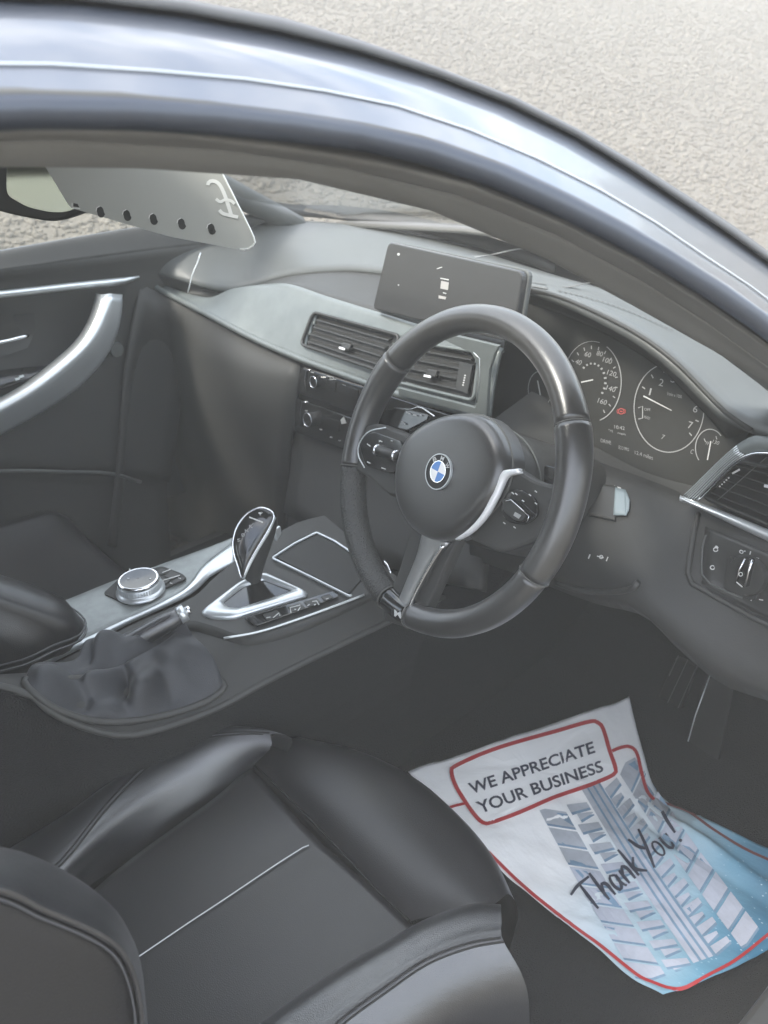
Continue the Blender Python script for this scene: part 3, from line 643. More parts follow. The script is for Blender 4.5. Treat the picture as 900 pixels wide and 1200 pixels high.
wl = Marks(DS); wl.arc(728, 482, 3.4, 3.2, 0, 360, 1.1, n=14); wl.line([(726.5, 482), (729.5, 482.3)], 1.6); wl.arc(728, 482, 5, 4.2, -40, 40, .7, n=5); wl.arc(728, 482, 5, 4.2, 140, 220, .7, n=5)
lab(wl.build('brake_warning_symbol', redlamp, face, True), 'small red brake warning symbol between the dials')

# ---- lower dash on the driver's side
K1 = C([(575, 494, 'X', .21), (640, 522, 'X', .25), (700, 545, 'X', .26), (750, 563, 'X', .262), (797, 581, 'X', .25), (850, 606, 'X', .225), (905, 632, 'X', .21), (1000, 672, 'X', .20)], 30)
K2 = C([(570, 540, 'X', .19), (640, 565, 'X', .21), (700, 585, 'X', .215), (750, 600, 'X', .215), (797, 618, 'X', .21), (850, 640, 'X', .20), (905, 664, 'X', .195), (1000, 705, 'X', .18)], 30)
K3 = C([(560, 600, 'X', .15), (640, 625, 'X', .15), (700, 645, 'X', .155), (750, 655, 'X', .16), (797, 672, 'X', .17), (850, 700, 'X', .18), (905, 730, 'X', .18), (1000, 775, 'X', .17)], 30)
K4 = C([(555, 650, 'X', .14), (640, 678, 'X', .13), (700, 697, 'X', .125), (750, 712, 'X', .125), (797, 752, 'X', .13), (850, 790, 'X', .135), (905, 812, 'X', .14), (1000, 860, 'X', .14)], 30)
K5 = [p+V((.05, 0, -.008)) for p in K4]; K6 = [p+V((.30, 0, .02)) for p in K4]
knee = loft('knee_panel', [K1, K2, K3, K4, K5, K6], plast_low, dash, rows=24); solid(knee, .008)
K0 = [p+V((.03, 0, .015)) for p in K1]
loft('panel_return', [[p+V((.09, 0, .02)) for p in K1], K1], plast, dash)
tube('knee_panel_edge', C([(652, 683, 'X', .122), (680, 692, 'X', .12), (715, 694, 'X', .12), (740, 690, 'X', .12), (748, 682, 'X', .124)], 16), .004, plast, dash, seg=8)
KS = on_obj([knee], .0012)
def kplate(nm, px, t, mt, par=dash, bvv=.001, r=.006, lift=0):
    P = [KS(*p) for p in px]; c = sum(P, V())/len(P); n = V()
    for i in range(len(P)): n += (P[i]-c).cross(P[(i+1) % len(P)]-c)
    n.normalize()
    if n.dot(CAM-c) < 0: n = -n
    Q = [at(*p, 'P', (c+n*lift, n)) for p in px]; return plate(nm, rounded(Q, r), n, t, mt, par, bv=bvv), c+n*(t+lift), n
def spatch(nm, q4, S, mt, par, n=14, lift=None):
    g_ = [[S(*bil([(*a, 0) for a in q4], i/n, 1-j/n).to_2d()) for i in range(n+1)] for j in range(n+1)]
    return solid(loft(nm, g_, mt, par), .002)
KS3 = on_obj([knee], .0035)
lsp = spatch('light_switch_panel', [(828, 618), (1000, 690), (1000, 776), (822, 684)], KS3, panelm, dash)
_, lc, ln = kplate('switch_base', [(856, 650), (894, 666), (890, 704), (850, 690)], .006, panelm, par=lsp)
tube('panel_groove', [KS3(x, y) for x, y in ((829, 628), (825, 642), (823, 662), (823, 674), (832, 684), (852, 693), (872, 700))], .0012, plast_top, lsp, seg=6)
tube('panel_edge_highlight', [KS(x, y) for x, y in ((819, 602), (814, 622), (809, 650), (806, 672), (811, 684), (840, 700), (880, 722), (930, 746))], .0035, plast, dash, seg=8)
LS = on_obj([knee], .0065)
lm = Marks(LS)
for x, y in ((842, 643.5), (837, 665)): lm.arc(x, y, 2.6, 2.2, 0, 360, 1.2, n=12)
lm.arc(872, 647, 2.2, 1.8, 0, 360, 1.1, n=10); lm.line([(875, 646), (877, 646)], 1.2); lm.line([(883, 646), (882, 650)], 1.3); lm.line([(888, 653), (893, 654.5)], 1.6); lm.arc(895, 665, 3, 2, 0, 360, 1.2, n=10)
lm.line([(883, 702), (884, 702.5)], 1.3); lm.line([(893, 701), (898, 702)], 1.3)
lm.build('switch_marks', mark, lsp)
kc = at(876, 674, 'P', (lc, ln)); q = ln.to_track_quat('Z', 'Y').to_matrix().to_4x4()
bm = bmesh.new(); bmesh.ops.create_cone(bm, cap_ends=True, segments=30, radius1=.024, radius2=.022, depth=.006, matrix=Matrix.Translation(kc+ln*.003) @ q); rk = bmobj('rotary_light_switch', bm, vent_black, lsp)
gP = [at(x, y, 'P', (lc+ln*.016, ln)) for x, y in ((873, 655), (880, 656), (873, 690), (862, 684))]
plate('switch_grip', rounded([p-ln*.012 for p in gP], .003), ln, .012, piano, lsp, bv=.0015)
tube('grip_edge', [at(x, y, 'P', (lc+ln*.017, ln)) for x, y in ((873, 655), (866, 668), (862, 684))], .0009, chrome, lsp, seg=6)
tube('grip_edge', [at(x, y, 'P', (lc+ln*.017, ln)) for x, y in ((882, 656), (877, 670), (873, 688))], .0013, chrome, lsp, seg=6)
gk = Marks(on_plane(lc+ln*.0175, ln)); gk.arc(868, 673, 2.2, 2.2, 0, 360, 1, n=10); gk.line([(863, 682), (870, 688)], 1.4); gk.build('grip_marks', mark, lsp)
# right end vent, its striped trim and the silver bar below
vr, vp3, vn3 = vent([(862, 538), (960, 560), (960, 640), (822, 580)], vent_black, 5, (905, 567), None, X=.225)
lab(vr, 'end vent by the driver door')
lr = Marks(on_plane(vp3+vn3*.001, vn3)); lr.line([(841, 586), (898, 536)], 1.0); lr.build('vent_divider', plast_top, vr)
vk = Marks(on_plane(vp3+vn3*.001, vn3))
for i in range(5): vk.disc(843.5+i*2.6, 570-i*2.5, 1.2, 1.1, 6)
vk.line([(858, 555), (867, 550)], 2.2); vk.build('vent_marks', mark, vr)
pA = [at(x, y, 'X', .212) for x, y in ((800, 581), (868, 518), (905, 512), (960, 520))]; pB = [at(x, y, 'X', .207) for x, y in ((819, 585), (868, 538), (905, 531), (960, 540))]
cA = cr(pA, 24); cB = cr(pB, 24)
ts = loft('end_trim_panel', [cA, [a.lerp(b, .5)+V((-.004, 0, 0)) for a, b in zip(cA, cB)], cB], fascia, dash, rows=8); solid(ts, .006)
for k in range(7):
    f = (k+.5)/7; tube('trim_ridge', [a.lerp(b, f)+V((-.0042*(1-abs(2*f-1))-.0012, 0, 0)) for a, b in list(zip(cA, cB))[:13]], .0009, satin, ts, seg=5)
tube('vent_edge', [p+V((-.002, 0, 0)) for p in cB], .0018, chrome, dash, seg=8)
bA = cr([at(x, y, 'X', .205) for x, y in ((797, 580), (850, 600), (905, 622), (990, 655))], 16); bB = cr([at(x, y, 'X', .20) for x, y in ((803, 588), (850, 611), (905, 637), (990, 674))], 16)
sb = loft('silver_bar', [bA, [a.lerp(b, .4)+V((-.005, 0, .001)) for a, b in zip(bA, bB)], bB], satin, dash, rows=8); solid(sb, .005)
# column shroud, stalk and start button
Wc = V((0, -.34, .864)); tl_t = rad(26); yw = rad(-6)
Rz = Matrix.Rotation(yw, 3, 'Z')
E1 = Rz @ V((0, -1, 0)); E2 = Rz @ V((sin(tl_t), 0, cos(tl_t))); EN = Rz @ V((-cos(tl_t), 0, sin(tl_t)))
def wp(u, v, n=0): return Wc+E1*u+E2*v+EN*n
def ell(cu, cv, ru, rv, n, k=28, sq=2.0):
    o = []
    for i in range(k):
        a = 2*pi*i/k; c, s = cos(a), sin(a); o.append(wp(cu+ru*math.copysign(abs(c)**(2/sq), c), cv+rv*math.copysign(abs(s)**(2/sq), s), n))
    return o
shr = loft('column_shroud', [ell(0, -.005, .052, .052, -.035, sq=2.6), ell(0, -.012, .078, .072, -.05, sq=2.6), ell(-.01, -.018, .078, .075, -.12, sq=2.8), ell(-.02, -.03, .06, .08, -.30, sq=3)], plast, dash, closed=True)
loft('column_front', [ell(0, -.005, .052, .052, -.035, sq=2.6), ell(0, -.005, .001, .001, -.034, sq=2.6)], plast, shr, closed=True)
tube('shroud_seam', [wp(.1*cos(a)*.86, -.012+.083*sin(a)*.92+.0, -.075) for a in [rad(x) for x in range(-40, 110, 8)]], .0012, plast_top, shr, seg=6)
# right stalk (wiper switch) with its pale end
s1_ = cr([wp(.085, .01, -.07), wp(.12, .005, -.065), wp(.145, -.002, -.06)], 8); tube('wiper_stalk', s1_, [.012, .0115, .011, .011, .012, .013, .013, .012], vent_black, dash, seg=12, flat=.6)
KS2 = on_obj([knee], .004)
kp = spatch('start_button_panel', [(694, 568), (724, 572), (722, 612), (690, 605)], KS2, panelm, dash)
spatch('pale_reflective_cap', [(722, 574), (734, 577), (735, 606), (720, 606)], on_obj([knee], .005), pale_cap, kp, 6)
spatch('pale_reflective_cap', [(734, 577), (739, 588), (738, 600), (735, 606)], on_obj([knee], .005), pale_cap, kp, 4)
lmk = Marks(KS); lmk.line([(720, 570), (728, 573)], 1.2)
lmk.line([(692, 650), (690, 655)], 1.4); lmk.line([(700, 652), (708, 654)], 1.2); lmk.arc(705, 653, 2, 2, 0, 360, 1, n=8); lmk.line([(713, 653), (711, 658)], 1.3)
lmk.build('shroud_marks', mark, dash)

# ---- steering wheel
sw = empty('steering_wheel', Wc, car)
RW, rW = .1835, .0168
def rim_seg(nm, a0, a1, mt, n=40, r=rW, flat=1.12):
    bm = bmesh.new(); rings = []
    for i in range(n+1):
        a = rad(a0+(a1-a0)*i/n); c = (sin(a), cos(a)); ring_ = []
        thumb = 1+.10*math.exp(-((abs(((math.degrees(a)+180) % 360)-180)-62)/14)**2)
        for k in range(16):
            b = 2*pi*k/16; rr = RW+r*thumb*cos(b)*1.0; ring_.append(bm.verts.new(wp(c[0]*rr, c[1]*rr, r*flat*thumb*sin(b))))
        rings.append(ring_)
    for A, B in zip(rings, rings[1:]):
        for k in range(16): bm.faces.new((A[k], A[(k+1) % 16], B[(k+1) % 16], B[k]))
    bm.faces.new(rings[0]); bm.faces.new(rings[-1]); return bmobj(nm, bm, mt, sw, True)
perf = mat('perforated_leather', (.05, .05, .047), .42, bump=('voronoi', 260, 1, .002), var=(12, .2))
lab(rim_seg('rim', -58, 54.3, leather_wheel, 60), 'smooth leather top arc of the rim'); lab(rim_seg('rim', 55.3, 108, leather_wheel, 36, r=.0174), 'right grip of the rim'); rim_seg('rim', 108.8, 172, leather_wheel, 40)
lab(rim_seg('rim', -108, -58.8, leather_wheel, 36, r=.0174), 'left grip of the rim'); lab(rim_seg('rim', -172, -108.8, perf, 40), 'perforated lower left of the rim')
rim_seg('rim', 172.6, 187.4, piano, 10, r=.0165)
for a in (54.8, 108.4, -58.4, -108.4, 172.3, -172.3):
    a = rad(a); tube('rim_seam', [wp(sin(a)*(RW+(rW+.0008)*cos(b)), cos(a)*(RW+(rW+.0008)*cos(b)), (rW*1.12+.0008)*sin(b)) for b in [2*pi*k/20 for k in range(20)]], .0009, rubber_dark, sw, closed=True, seg=5)
def wpx(x, y, n): return at(x, y, 'P', (Wc+EN*n, EN))
# airbag pad: stacked rounded outlines
def outl(px, n, k=44): return cr([wpx(x, y, n) for x, y in px], k, True)
pad_base = outl([(486, 516), (512, 496), (545, 486), (574, 490), (594, 512), (602, 545), (594, 578), (572, 606), (545, 628), (515, 634), (488, 616), (474, 585), (474, 548)], .006)
cpt = sum(pad_base, V())/44
def shrink(P, k, dn_): c = sum(P, V())/len(P); return [c+(p-c)*k+EN*dn_ for p in P]
pad = loft('airbag_cover', [shrink(pad_base, 1, -.02), pad_base, shrink(pad_base, .99, .011), shrink(pad_base, .95, .018), shrink(pad_base, .87, .0215), shrink(pad_base, .6, .0232), shrink(pad_base, .2, .0236), shrink(pad_base, .01, .0236)], leather_wheel, sw, closed=True, rows=22)
tube('pad_seam', [p+EN*.001 for p in pad_base], .0012, rubber_dark, pad, closed=True, seg=6)
# spokes
def spoke(nm, px, n0, t, mt, bv=.004, r=.01, par=sw):
    return plate(nm, rounded([wpx(x, y, n0) for x, y in px], r, 4), EN, t, mt, par, bv=bv)
lab(spoke('spoke', [(419, 512), (432, 502), (455, 498), (492, 512), (490, 575), (470, 585), (445, 562), (424, 552), (410, 545)], -.010, .018, plast), 'left spoke carrying the cruise controls')
lab(spoke('spoke', [(590, 540), (612, 548), (640, 566), (668, 572), (675, 600), (640, 636), (600, 650), (560, 632), (550, 600)], -.012, .018, plast), 'right spoke carrying the phone controls')
lab(spoke('spoke', [(495, 610), (555, 618), (535, 660), (512, 712), (494, 738), (462, 728), (460, 712), (478, 670)], -.012, .016, plast), 'lower spoke running down to the rim')
# silver fork of the lower spoke and the chrome curve round the pad
def band(nm, L1, L2, n0, mt, rise=.003, par=sw, k=24):
    a = cr([wpx(x, y, n0) for x, y in L1], k); b = cr([wpx(x, y, n0) for x, y in L2], k)
    return solid(loft(nm, [[p-EN*.006 for p in a], a, [p.lerp(q_, .5)+EN*rise for p, q_ in zip(a, b)], b, [p-EN*.006 for p in b]], mt, par, rows=12), .002)
fk = mat('satin_dark_metal', (.42, .42, .41), .35, .7, var=(30, .1))
lab(band('spoke_trim', [(496, 620), (486, 655), (474, 685), (463, 712)], [(524, 636), (505, 660), (490, 688), (478, 714)], .010, fk), 'dull metal blade on the lower spoke')
band('spoke_edge', [(517, 638), (502, 662), (488, 688), (477, 712)], [(520, 640), (505, 663), (490, 690), (479, 713)], .0125, chrome, .001)
lab(band('hub_trim', [(608, 549), (599, 550), (591, 551), (587, 554), (583, 562), (576, 580), (564, 603), (549, 620), (534, 631)], [(609, 554), (600, 556), (595, 557), (592, 560), (588, 568), (581, 584), (568, 606), (552, 623), (535, 633)], .0215, tabm, .0015), 'bright curved trim hugging the right of the hub')
# control pods
lp = plate('control_pod', rounded([wpx(x, y, .009) for x, y in ((422, 516), (440, 506), (474, 518), (478, 545), (462, 556), (430, 546))], .008), EN, .004, piano, sw, bv=.001); lab(lp, 'left control pod with a roller')
tube('pod_edge', cr([wpx(x, y, .0135) for x, y in ((452, 501), (432, 506), (421, 520), (420, 534), (427, 548))], 16), .0009, satin, lp, seg=6)
rl0 = wpx(441, 527, .016); rl1 = wpx(466, 535, .016)
tube('roller', [rl0, rl1], .0065, vent_black, lp, seg=14); ax_ = (rl1-rl0).normalized()
for f in (.04, .9): tube('roller_ring', [rl0+(rl1-rl0)*f, rl0+(rl1-rl0)*f+ax_*.0024], .0078, chrome, lp, seg=16)
mk = Marks(on_plane(wp(0, 0, .0138), EN))
for a in ([(444, 516), (448, 518)], [(446, 516), (444, 518)], [(430, 520), (434, 523)], [(430, 541), (434, 543)], [(447, 548), (452, 550)], [(458, 516), (460, 517)]): mk.line(a, 1.1)
mk.build('pod_marks', mark, lp)
rp_ = plate('control_pod', rounded([wpx(x, y, .007) for x, y in ((594, 580), (610, 572), (630, 584), (634, 604), (618, 616), (596, 612), (588, 598))], .008), EN, .004, piano, sw, bv=.001); lab(rp_, 'right control pod with a rocker')
plate('rocker', rounded([wpx(x, y, .012) for x, y in ((592, 586), (598, 584), (620, 604), (616, 612), (606, 610), (594, 600))], .003), EN, .006, vent_black, rp_, bv=.0015)
tube('rocker_edge', [wpx(x, y, .0185) for x, y in ((593, 587), (599, 586), (610, 596), (620, 605), (617, 612))], .0008, chrome, rp_, seg=6)
plate('rocker_light', [wpx(x, y, .0182) for x, y in ((604, 600), (611, 604), (608, 608), (602, 604))], EN, .0006, mark_grey, rp_)
mk = Marks(on_plane(wp(0, 0, .0120), EN))
for x, y in ((601, 578), (605, 579), (613, 587), (621, 580), (628, 590), (591, 613), (603, 618), (628, 576)): mk.line([(x-1.3, y-1), (x+1.3, y+1)], 1.3)
mk.build('pod_marks', mark, rp_)
# paddles peeping out behind the spokes
plate('shift_paddle', rounded([wpx(x, y, -.022) for x, y in ((430, 478), (448, 482), (475, 478), (505, 487), (503, 493), (470, 510), (440, 500), (425, 492))], .004), EN, .004, piano, sw, bv=.001)
tube('paddle_edge', cr([wpx(x, y, -.017) for x, y in ((426, 486), (436, 498), (448, 502), (465, 507))], 10), .0012, chrome, sw, seg=6)
tube('paddle_edge', cr([wpx(x, y, -.017) for x, y in ((462, 478), (480, 480), (492, 477), (509, 488))], 10), .0011, chrome, sw, seg=6)
mk = Marks(on_plane(wp(0, 0, -.0165), EN)); mk.line([(476, 483), (481, 485)], 1.2); mk.line([(484, 486), (488, 487)], 1.2); mk.line([(470, 494), (475, 497)], 1.4); mk.line([(492, 486), (494, 487)], 1.2); mk.build('stalk_marks', mark_grey, sw)
plate('shift_paddle', rounded([wpx(x, y, -.022) for x, y in ((640, 545), (660, 550), (672, 565), (668, 590), (650, 596), (640, 575))], .004), EN, .004, piano, sw, bv=.001)
tube('rim_glint_trim', cr([wpx(x, y, .004) for x, y in ((450, 657), (455, 664), (458, 672))], 6), .0018, chrome, sw, seg=6)
# M plate at the foot of the lower spoke
mc = wpx(465, 719, rW*1.15)
plate('badge_plate', [wpx(x, y, rW*1.12) for x, y in ((458, 713), (470, 716), (471, 726), (459, 722))], EN, .0014, piano, sw, bv=.0004)
mk = Marks(on_plane(wp(0, 0, rW*1.12+.0022), EN)); mk.text('M', [(462, 714), (470, 717), (470, 725), (462, 722)], bold=.02); mk.build('badge_letter', mark, sw, True)
# roundel
def disk(nm, c, r0, r1, t, mt, par, a0=0, a1=360, k=40):
    bm = bmesh.new(); full = a1-a0 >= 360; A = []; n = k if full else k//4
    for i in range(n if full else n+1):
        a = rad(a0+(a1-a0)*i/n); d = E1*cos(a)+E2*sin(a); A.append((bm.verts.new(c+d*r1), bm.verts.new(c+d*r1+EN*t), bm.verts.new(c+d*max(r0, .00001)+EN*t), bm.verts.new(c+d*max(r0, .00001))))
    m_ = len(A)
    for i in range(m_ if full else m_-1):
        p, q_ = A[i], A[(i+1) % m_]
        for s in range(4): bm.faces.new((p[s], q_[s], q_[(s+1) % 4], p[(s+1) % 4]))
    return bmobj(nm, bm, mt, par)
bc = wpx(515.5, 553, .0300); em = disk('roundel', bc, 0, .0205, .003, mat('badge_black', (.012, .012, .013), .45), sw); lab(em, 'round blue and white badge in the middle of the hub')
disk('roundel_ring', bc, .0203, .0213, .0036, satin, em); disk('roundel_inner_ring', bc, .0122, .0130, .0036, chrome, em)
for k in range(4): disk('roundel_quarter', bc, 0, .0122, .0034, bluem if k % 2 else whitem, em, k*90, k*90+90)
for s, a in (('B', 136), ('M', 90), ('W', 44)):
    a = rad(a); c = bc+(E1*cos(a)+E2*sin(a))*.0163+EN*.0036; r_ = E1*sin(a)-E2*cos(a); u_ = E1*cos(a)+E2*sin(a)
    vs, fs = fonttris(s, .02); w2 = .0034 if s != 'W' else .0042
    mesh('roundel_letter', [c+r_*((u-.5)*w2*2*.85)+u_*((v-.5)*.0056) for u, v in vs], fs, mark, em)

# ---- centre console
con = empty('centre_console', (-.25, 0, .5), car)
def Cz(pts, z, n=26): return C([(x, y, 'Z', z+(q[0] if q else 0)) for x, y, *q in pts], n)
U_ = Cz([(20, 722), (70, 706), (110, 690), (140, 678), (200, 657), (250, 639), (283, 626)], .655)
L_ = Cz([(50, 772), (89, 753), (150, 724), (208, 696), (226, 681), (240, 662), (276, 634)], .655)
pt_ = loft('console_panel', [[p+V((0, .012, -.02)) for p in U_], U_, [a.lerp(b, .5)+V((0, 0, .003)) for a, b in zip(U_, L_)], L_], brushed, con, rows=14); lab(solid(pt_, .006), 'pale brushed panel round the rotary controller')
B1 = Cz([(50, 774), (90, 755), (151, 726), (209, 698), (228, 683), (243, 664), (277, 640)], .654); B2 = Cz([(50, 782), (91, 762), (152, 731), (212, 703), (232, 690), (249, 674), (278, 658)], .648)
bnd = loft('panel_edge', [L_, [a.lerp(b, .4)+V((0, -.001, .0025)) for a, b in zip(B1, B2)], B2], satin, con, rows=8); lab(bnd, 'bright silver edge of the console panel'); solid(bnd, .003)
# black deck round the selector, out to the tray
D1 = Cz([(50, 784), (92, 764), (153, 733), (214, 706), (234, 694), (250, 678), (279, 655), (320, 628), (350, 612), (380, 604)], .650, 40)
D2 = Cz([(60, 800), (105, 780), (165, 752), (215, 728), (245, 732), (285, 744), (330, 738), (380, 719), (428, 697), (470, 680)], .652, 40)
Dm = [a.lerp(b, .5)+V((0, 0, .001)) for a, b in zip(D1, D2)]
deck = loft('console_deck', [D1, Dm, D2], plast, con, rows=12)
D3 = Cz([(60, 806), (105, 787), (165, 760), (217, 740), (248, 745), (288, 756), (334, 748), (384, 728), (432, 705), (474, 687)], .642, 40)
loft('deck_edge', [D2, [a.lerp(b, .5)+V((0, -.003, .002)) for a, b in zip(D2, D3)], D3], plast_low, con, rows=6)
E1_ = C([(-250, 780, 'Y', -.135), (-60, 795, 'Y', -.14), (30, 812, 'Y', -.17), (65, 838, 'Y', -.19), (118, 858, 'Y', -.205), (165, 860, 'Y', -.215), (250, 832, 'Y', -.225), (325, 792, 'Y', -.235), (450, 731, 'Y', -.25), (520, 700, 'Y', -.25)], 40)
CSD = loft('console_side', [D3, [a.lerp(b, .5)+V((0, -.004, -.004)) for a, b in zip(D3, E1_)], E1_], plast_low, con, rows=10)
tube('console_rail', E1_, .0042, plast, con, seg=10)
loft('console_skirt', [[p+V((0, .003, -.002)) for p in E1_], [V((p.x, -.17, .40)) for p in E1_], [V((p.x, -.16, .21)) for p in E1_]], carpet, con, rows=8)
farside = loft('console_side', [[p+V((0, .012, -.02)) for p in U_], [V((p.x+.02, .12, .45)) for p in U_], [V((p.x+.02, .14, .2)) for p in U_]], plast_low, con)
fs2 = loft('console_side', [D1, [V((p.x+.02, .12, .45)) for p in D1]], plast_low, con)
tube('deck_trim_line', Cz([(262, 748), (301, 741), (340, 729), (385, 713), (427, 697)], .6545, 20), .0016, satin, con, seg=6)
# selector surround
Z0 = .654
def zc(pts, z): return [at(x, y, 'Z', z) for x, y in pts]
so_ = rounded(zc([(234, 718), (281, 682), (309, 670), (364, 696), (272, 724), (247, 723)], Z0+.002), .012, 6)
si_ = rounded(zc([(260, 706), (284, 687), (308, 678), (344, 692), (279, 713), (266, 711)], Z0+.003), .006, 6)
sur = loft('selector_surround', [[p-V((0, 0, .004)) for p in so_], so_, [a.lerp(b, .4)+V((0, 0, .004)) for a, b in zip(so_, si_)], si_, [p-V((0, 0, .006)) for p in si_]], satin, con, closed=True, rows=12)
lab(sur, 'bright silver surround of the gear selector')
bmn = plate('selector_boot', [p-V((0, 0, .005)) for p in si_], UP, .003, piano, con)
# gear selector
gs = empty('gear_selector', at(293, 692, 'Z', Z0), con)
GY = -.085
def gsec(px, py, rx, ry, tilt, n=20, y=GY):
    c = at(px, py, 'Y', y); ax = V((cos(tilt), 0, -sin(tilt))); return [c+ax*(rx*cos(2*pi*k/n))+V((0, 1, 0))*(ry*sin(2*pi*k/n)) for k in range(n)]
sec = [gsec(296, 700, .016, .016, .0), gsec(296, 690, .0125, .0125, .05), gsec(297, 672, .0125, .013, .1), gsec(298, 655, .017, .017, .25), gsec(300, 638, .022, .020, .35), gsec(303, 622, .0245, .021, .45), gsec(308, 609, .0225, .020, .55), gsec(311, 601, .017, .016, .6), gsec(313, 597, .008, .008, .6), gsec(313, 596.5, .0005, .0005, .6)]
loft('selector_grip', sec, plast_low, gs, closed=True, rows=30)
GN = V((-.62, -.62, .48)).normalized(); G0 = at(297, 630, 'Y', GY-.020)+GN*.004
def gp(pts, k=0): return [at(x, y, 'P', (G0+GN*k, GN)) for x, y in pts]
gfp = cr(gp([(305, 595), (318, 599), (321, 607), (312, 625), (301, 643), (291, 661), (284, 678), (279, 664), (274, 648), (273, 634), (278, 617), (290, 602)], .001), 48, True)
gface = loft('selector_face', [[p-GN*.016 for p in gfp], gfp, shrink(gfp, .94, 0), [x+GN*.003 for x in shrink(gfp, .8, 0)], [x+GN*.0035 for x in shrink(gfp, .4, 0)], [x+GN*.0035 for x in shrink(gfp, .02, 0)]] if False else [[p-GN*.016 for p in gfp], gfp] + [[(sum(gfp, V())/48).lerp(p, k)+GN*h for p in gfp] for k, h in ((.93, .0022), (.7, .0034), (.35, .004), (.02, .004))], piano, gs, closed=True)
tube('selector_rim', [p+GN*.0006 for p in gfp], .0013, chrome, gs, closed=True, seg=8)
tube('selector_side_trim', cr(gp([(322, 606), (314, 624), (303, 642), (292, 662), (285, 678)], -.002), 20), .0022, satin, gs, seg=8)
gmk = Marks(on_plane(G0+GN*.0058, GN)); gmk.line([(292, 606), (308, 612)], 1.6); gmk.line([(303, 601), (306, 602)], 1.6)
gmk.build('selector_band', mark, gs)
gm2 = Marks(on_plane(G0+GN*.0056, GN))
for s, x, y in (('R', 294, 617), ('N', 289, 622), ('D', 285, 627), ('P', 306, 602), ('S', 280, 633)): gm2.text(s, [(x-2.2, y-1.6), (x+1.6, y-2.4), (x+2.2, y+1.4), (x-1.6, y+2.2)], bold=.02)
gm2.line([(297, 613), (284, 628)], .6); gm2.build('selector_letters', mark_grey, gs)
plate('unlock_button', rounded([at(x, y, 'Y', GY) for x, y in ((321, 620), (327, 615), (328, 624), (322, 634))], .003), V((0, -1, 0)), .004, satin, gs, bv=.001)
# switch strip below the selector
stp = plate('switch_strip', rounded(zc([(286, 726), (390, 694), (398, 700), (300, 735)], Z0+.0005), .004), UP, .0025, piano, con, bv=.0008)
for q4 in ([(308, 721), (325, 716), (331, 722), (313, 728)], [(337, 712), (352, 708), (358, 713), (343, 718)], [(356, 706), (371, 702), (377, 707), (362, 712)], [(376, 700), (386, 697), (391, 701), (381, 705)]):
    plate('console_switch', rounded(zc(q4, Z0+.003), .002, 2), UP, .0016, vent_black, stp, bv=.0005)
sm = Marks(lambda x, y: at(x, y, 'Z', Z0+.0052))
for a in ([(312, 724), (317, 723)], [(320, 724), (327, 718), (328, 722)], [(341, 718), (340, 712), (352, 709)], [(349, 716), (352, 711)], [(366, 705), (371, 704), (374, 709)], [(360, 710), (363, 708)], [(345, 714), (347, 714)], [(382, 702), (385, 701)], [(368, 709), (370, 708)]): sm.line(a, 1.1)
sm.build('switch_marks', mark, stp)
# tray ahead of the selector; a dark plate stands in for its shaded recess
tr_o = [(319, 653), (345, 636), (369, 624), (390, 633), (412, 648), (430, 675), (409, 699), (360, 674)]
plate('tray_recess_shade', rounded(zc(tr_o, Z0-.004), .006), UP, .0042, vent_dark, con, bv=.001)
tube('tray_trim', rounded(zc([(410, 699), (362, 675), (319, 654), (345, 637), (371, 624), (392, 634), (413, 648), (431, 675)], Z0+.002), .004), .0019, satin, con, seg=8)
# rotary controller
kpl = plate('controller_plate', rounded(zc([(121, 697), (149, 710), (220, 680), (214, 674), (190, 665), (140, 680)], .6575), .006), UP, .003, vent_dark, con, bv=.0006)
kc0 = at(165, 692, 'Z', .6602)
def rings(nm, c, prof, mt, par, k=40):
    return loft(nm, [[c+V((r*cos(2*pi*i/k), r*sin(2*pi*i/k), z)) for i in range(k)] for r, z in prof], mt, par, closed=True)
kb = rings('controller_knob', kc0, [(.034, 0), (.0335, .003), (.030, .0045), (.0288, .006), (.0290, .014), (.0282, .0145)], satin, con); lab(kb, 'silver rotary controller knob')
for i in range(48):
    a = 2*pi*i/48; c = kc0+V((.0290*cos(a), .0290*sin(a), .0100)); o = box('knob_rib', c, (.0008, .0022, .0070), satin, kb, M=Matrix.Rotation(a, 3, 'Z'))
rings('knob_rim', kc0, [(.0282, .0145), (.0290, .0155), (.0287, .0195), (.0268, .0212), (.0250, .0206)], chrome, kb)
rings('knob_top', kc0, [(.0252, .0206), (.018, .0204), (.001, .0203)], piano, kb)
sm = Marks(lambda x, y: at(x, y, 'Z', kc0.z+.0212))
for x, y in ((152, 667), (178, 666), (150, 678), (176, 678)): sm.disc(x, y, 1.0, .8, 8)
sm.build('knob_marks', mark, kb)
for q4 in ([(190, 667), (199, 671), (189, 675), (183, 671)], [(201, 670), (212, 675), (202, 680), (192, 676)], [(190, 678), (200, 681), (190, 688), (182, 684)], [(204, 680), (215, 677), (216, 680), (200, 687)]):
    plate('menu_key', rounded(zc(q4, .6605), .002, 2), UP, .0018, vent_black, kpl, bv=.0005)
sm = Marks(lambda x, y: at(x, y, 'Z', .6628))
for a in ([(190, 671), (200, 667)], [(191, 680), (211, 674)], [(199, 683), (202, 684)], [(209, 677), (212, 678)], [(143, 703), (150, 705)], [(153, 706), (165, 701)]): sm.line(a, .9)
sm.build('key_marks', mark, kpl)
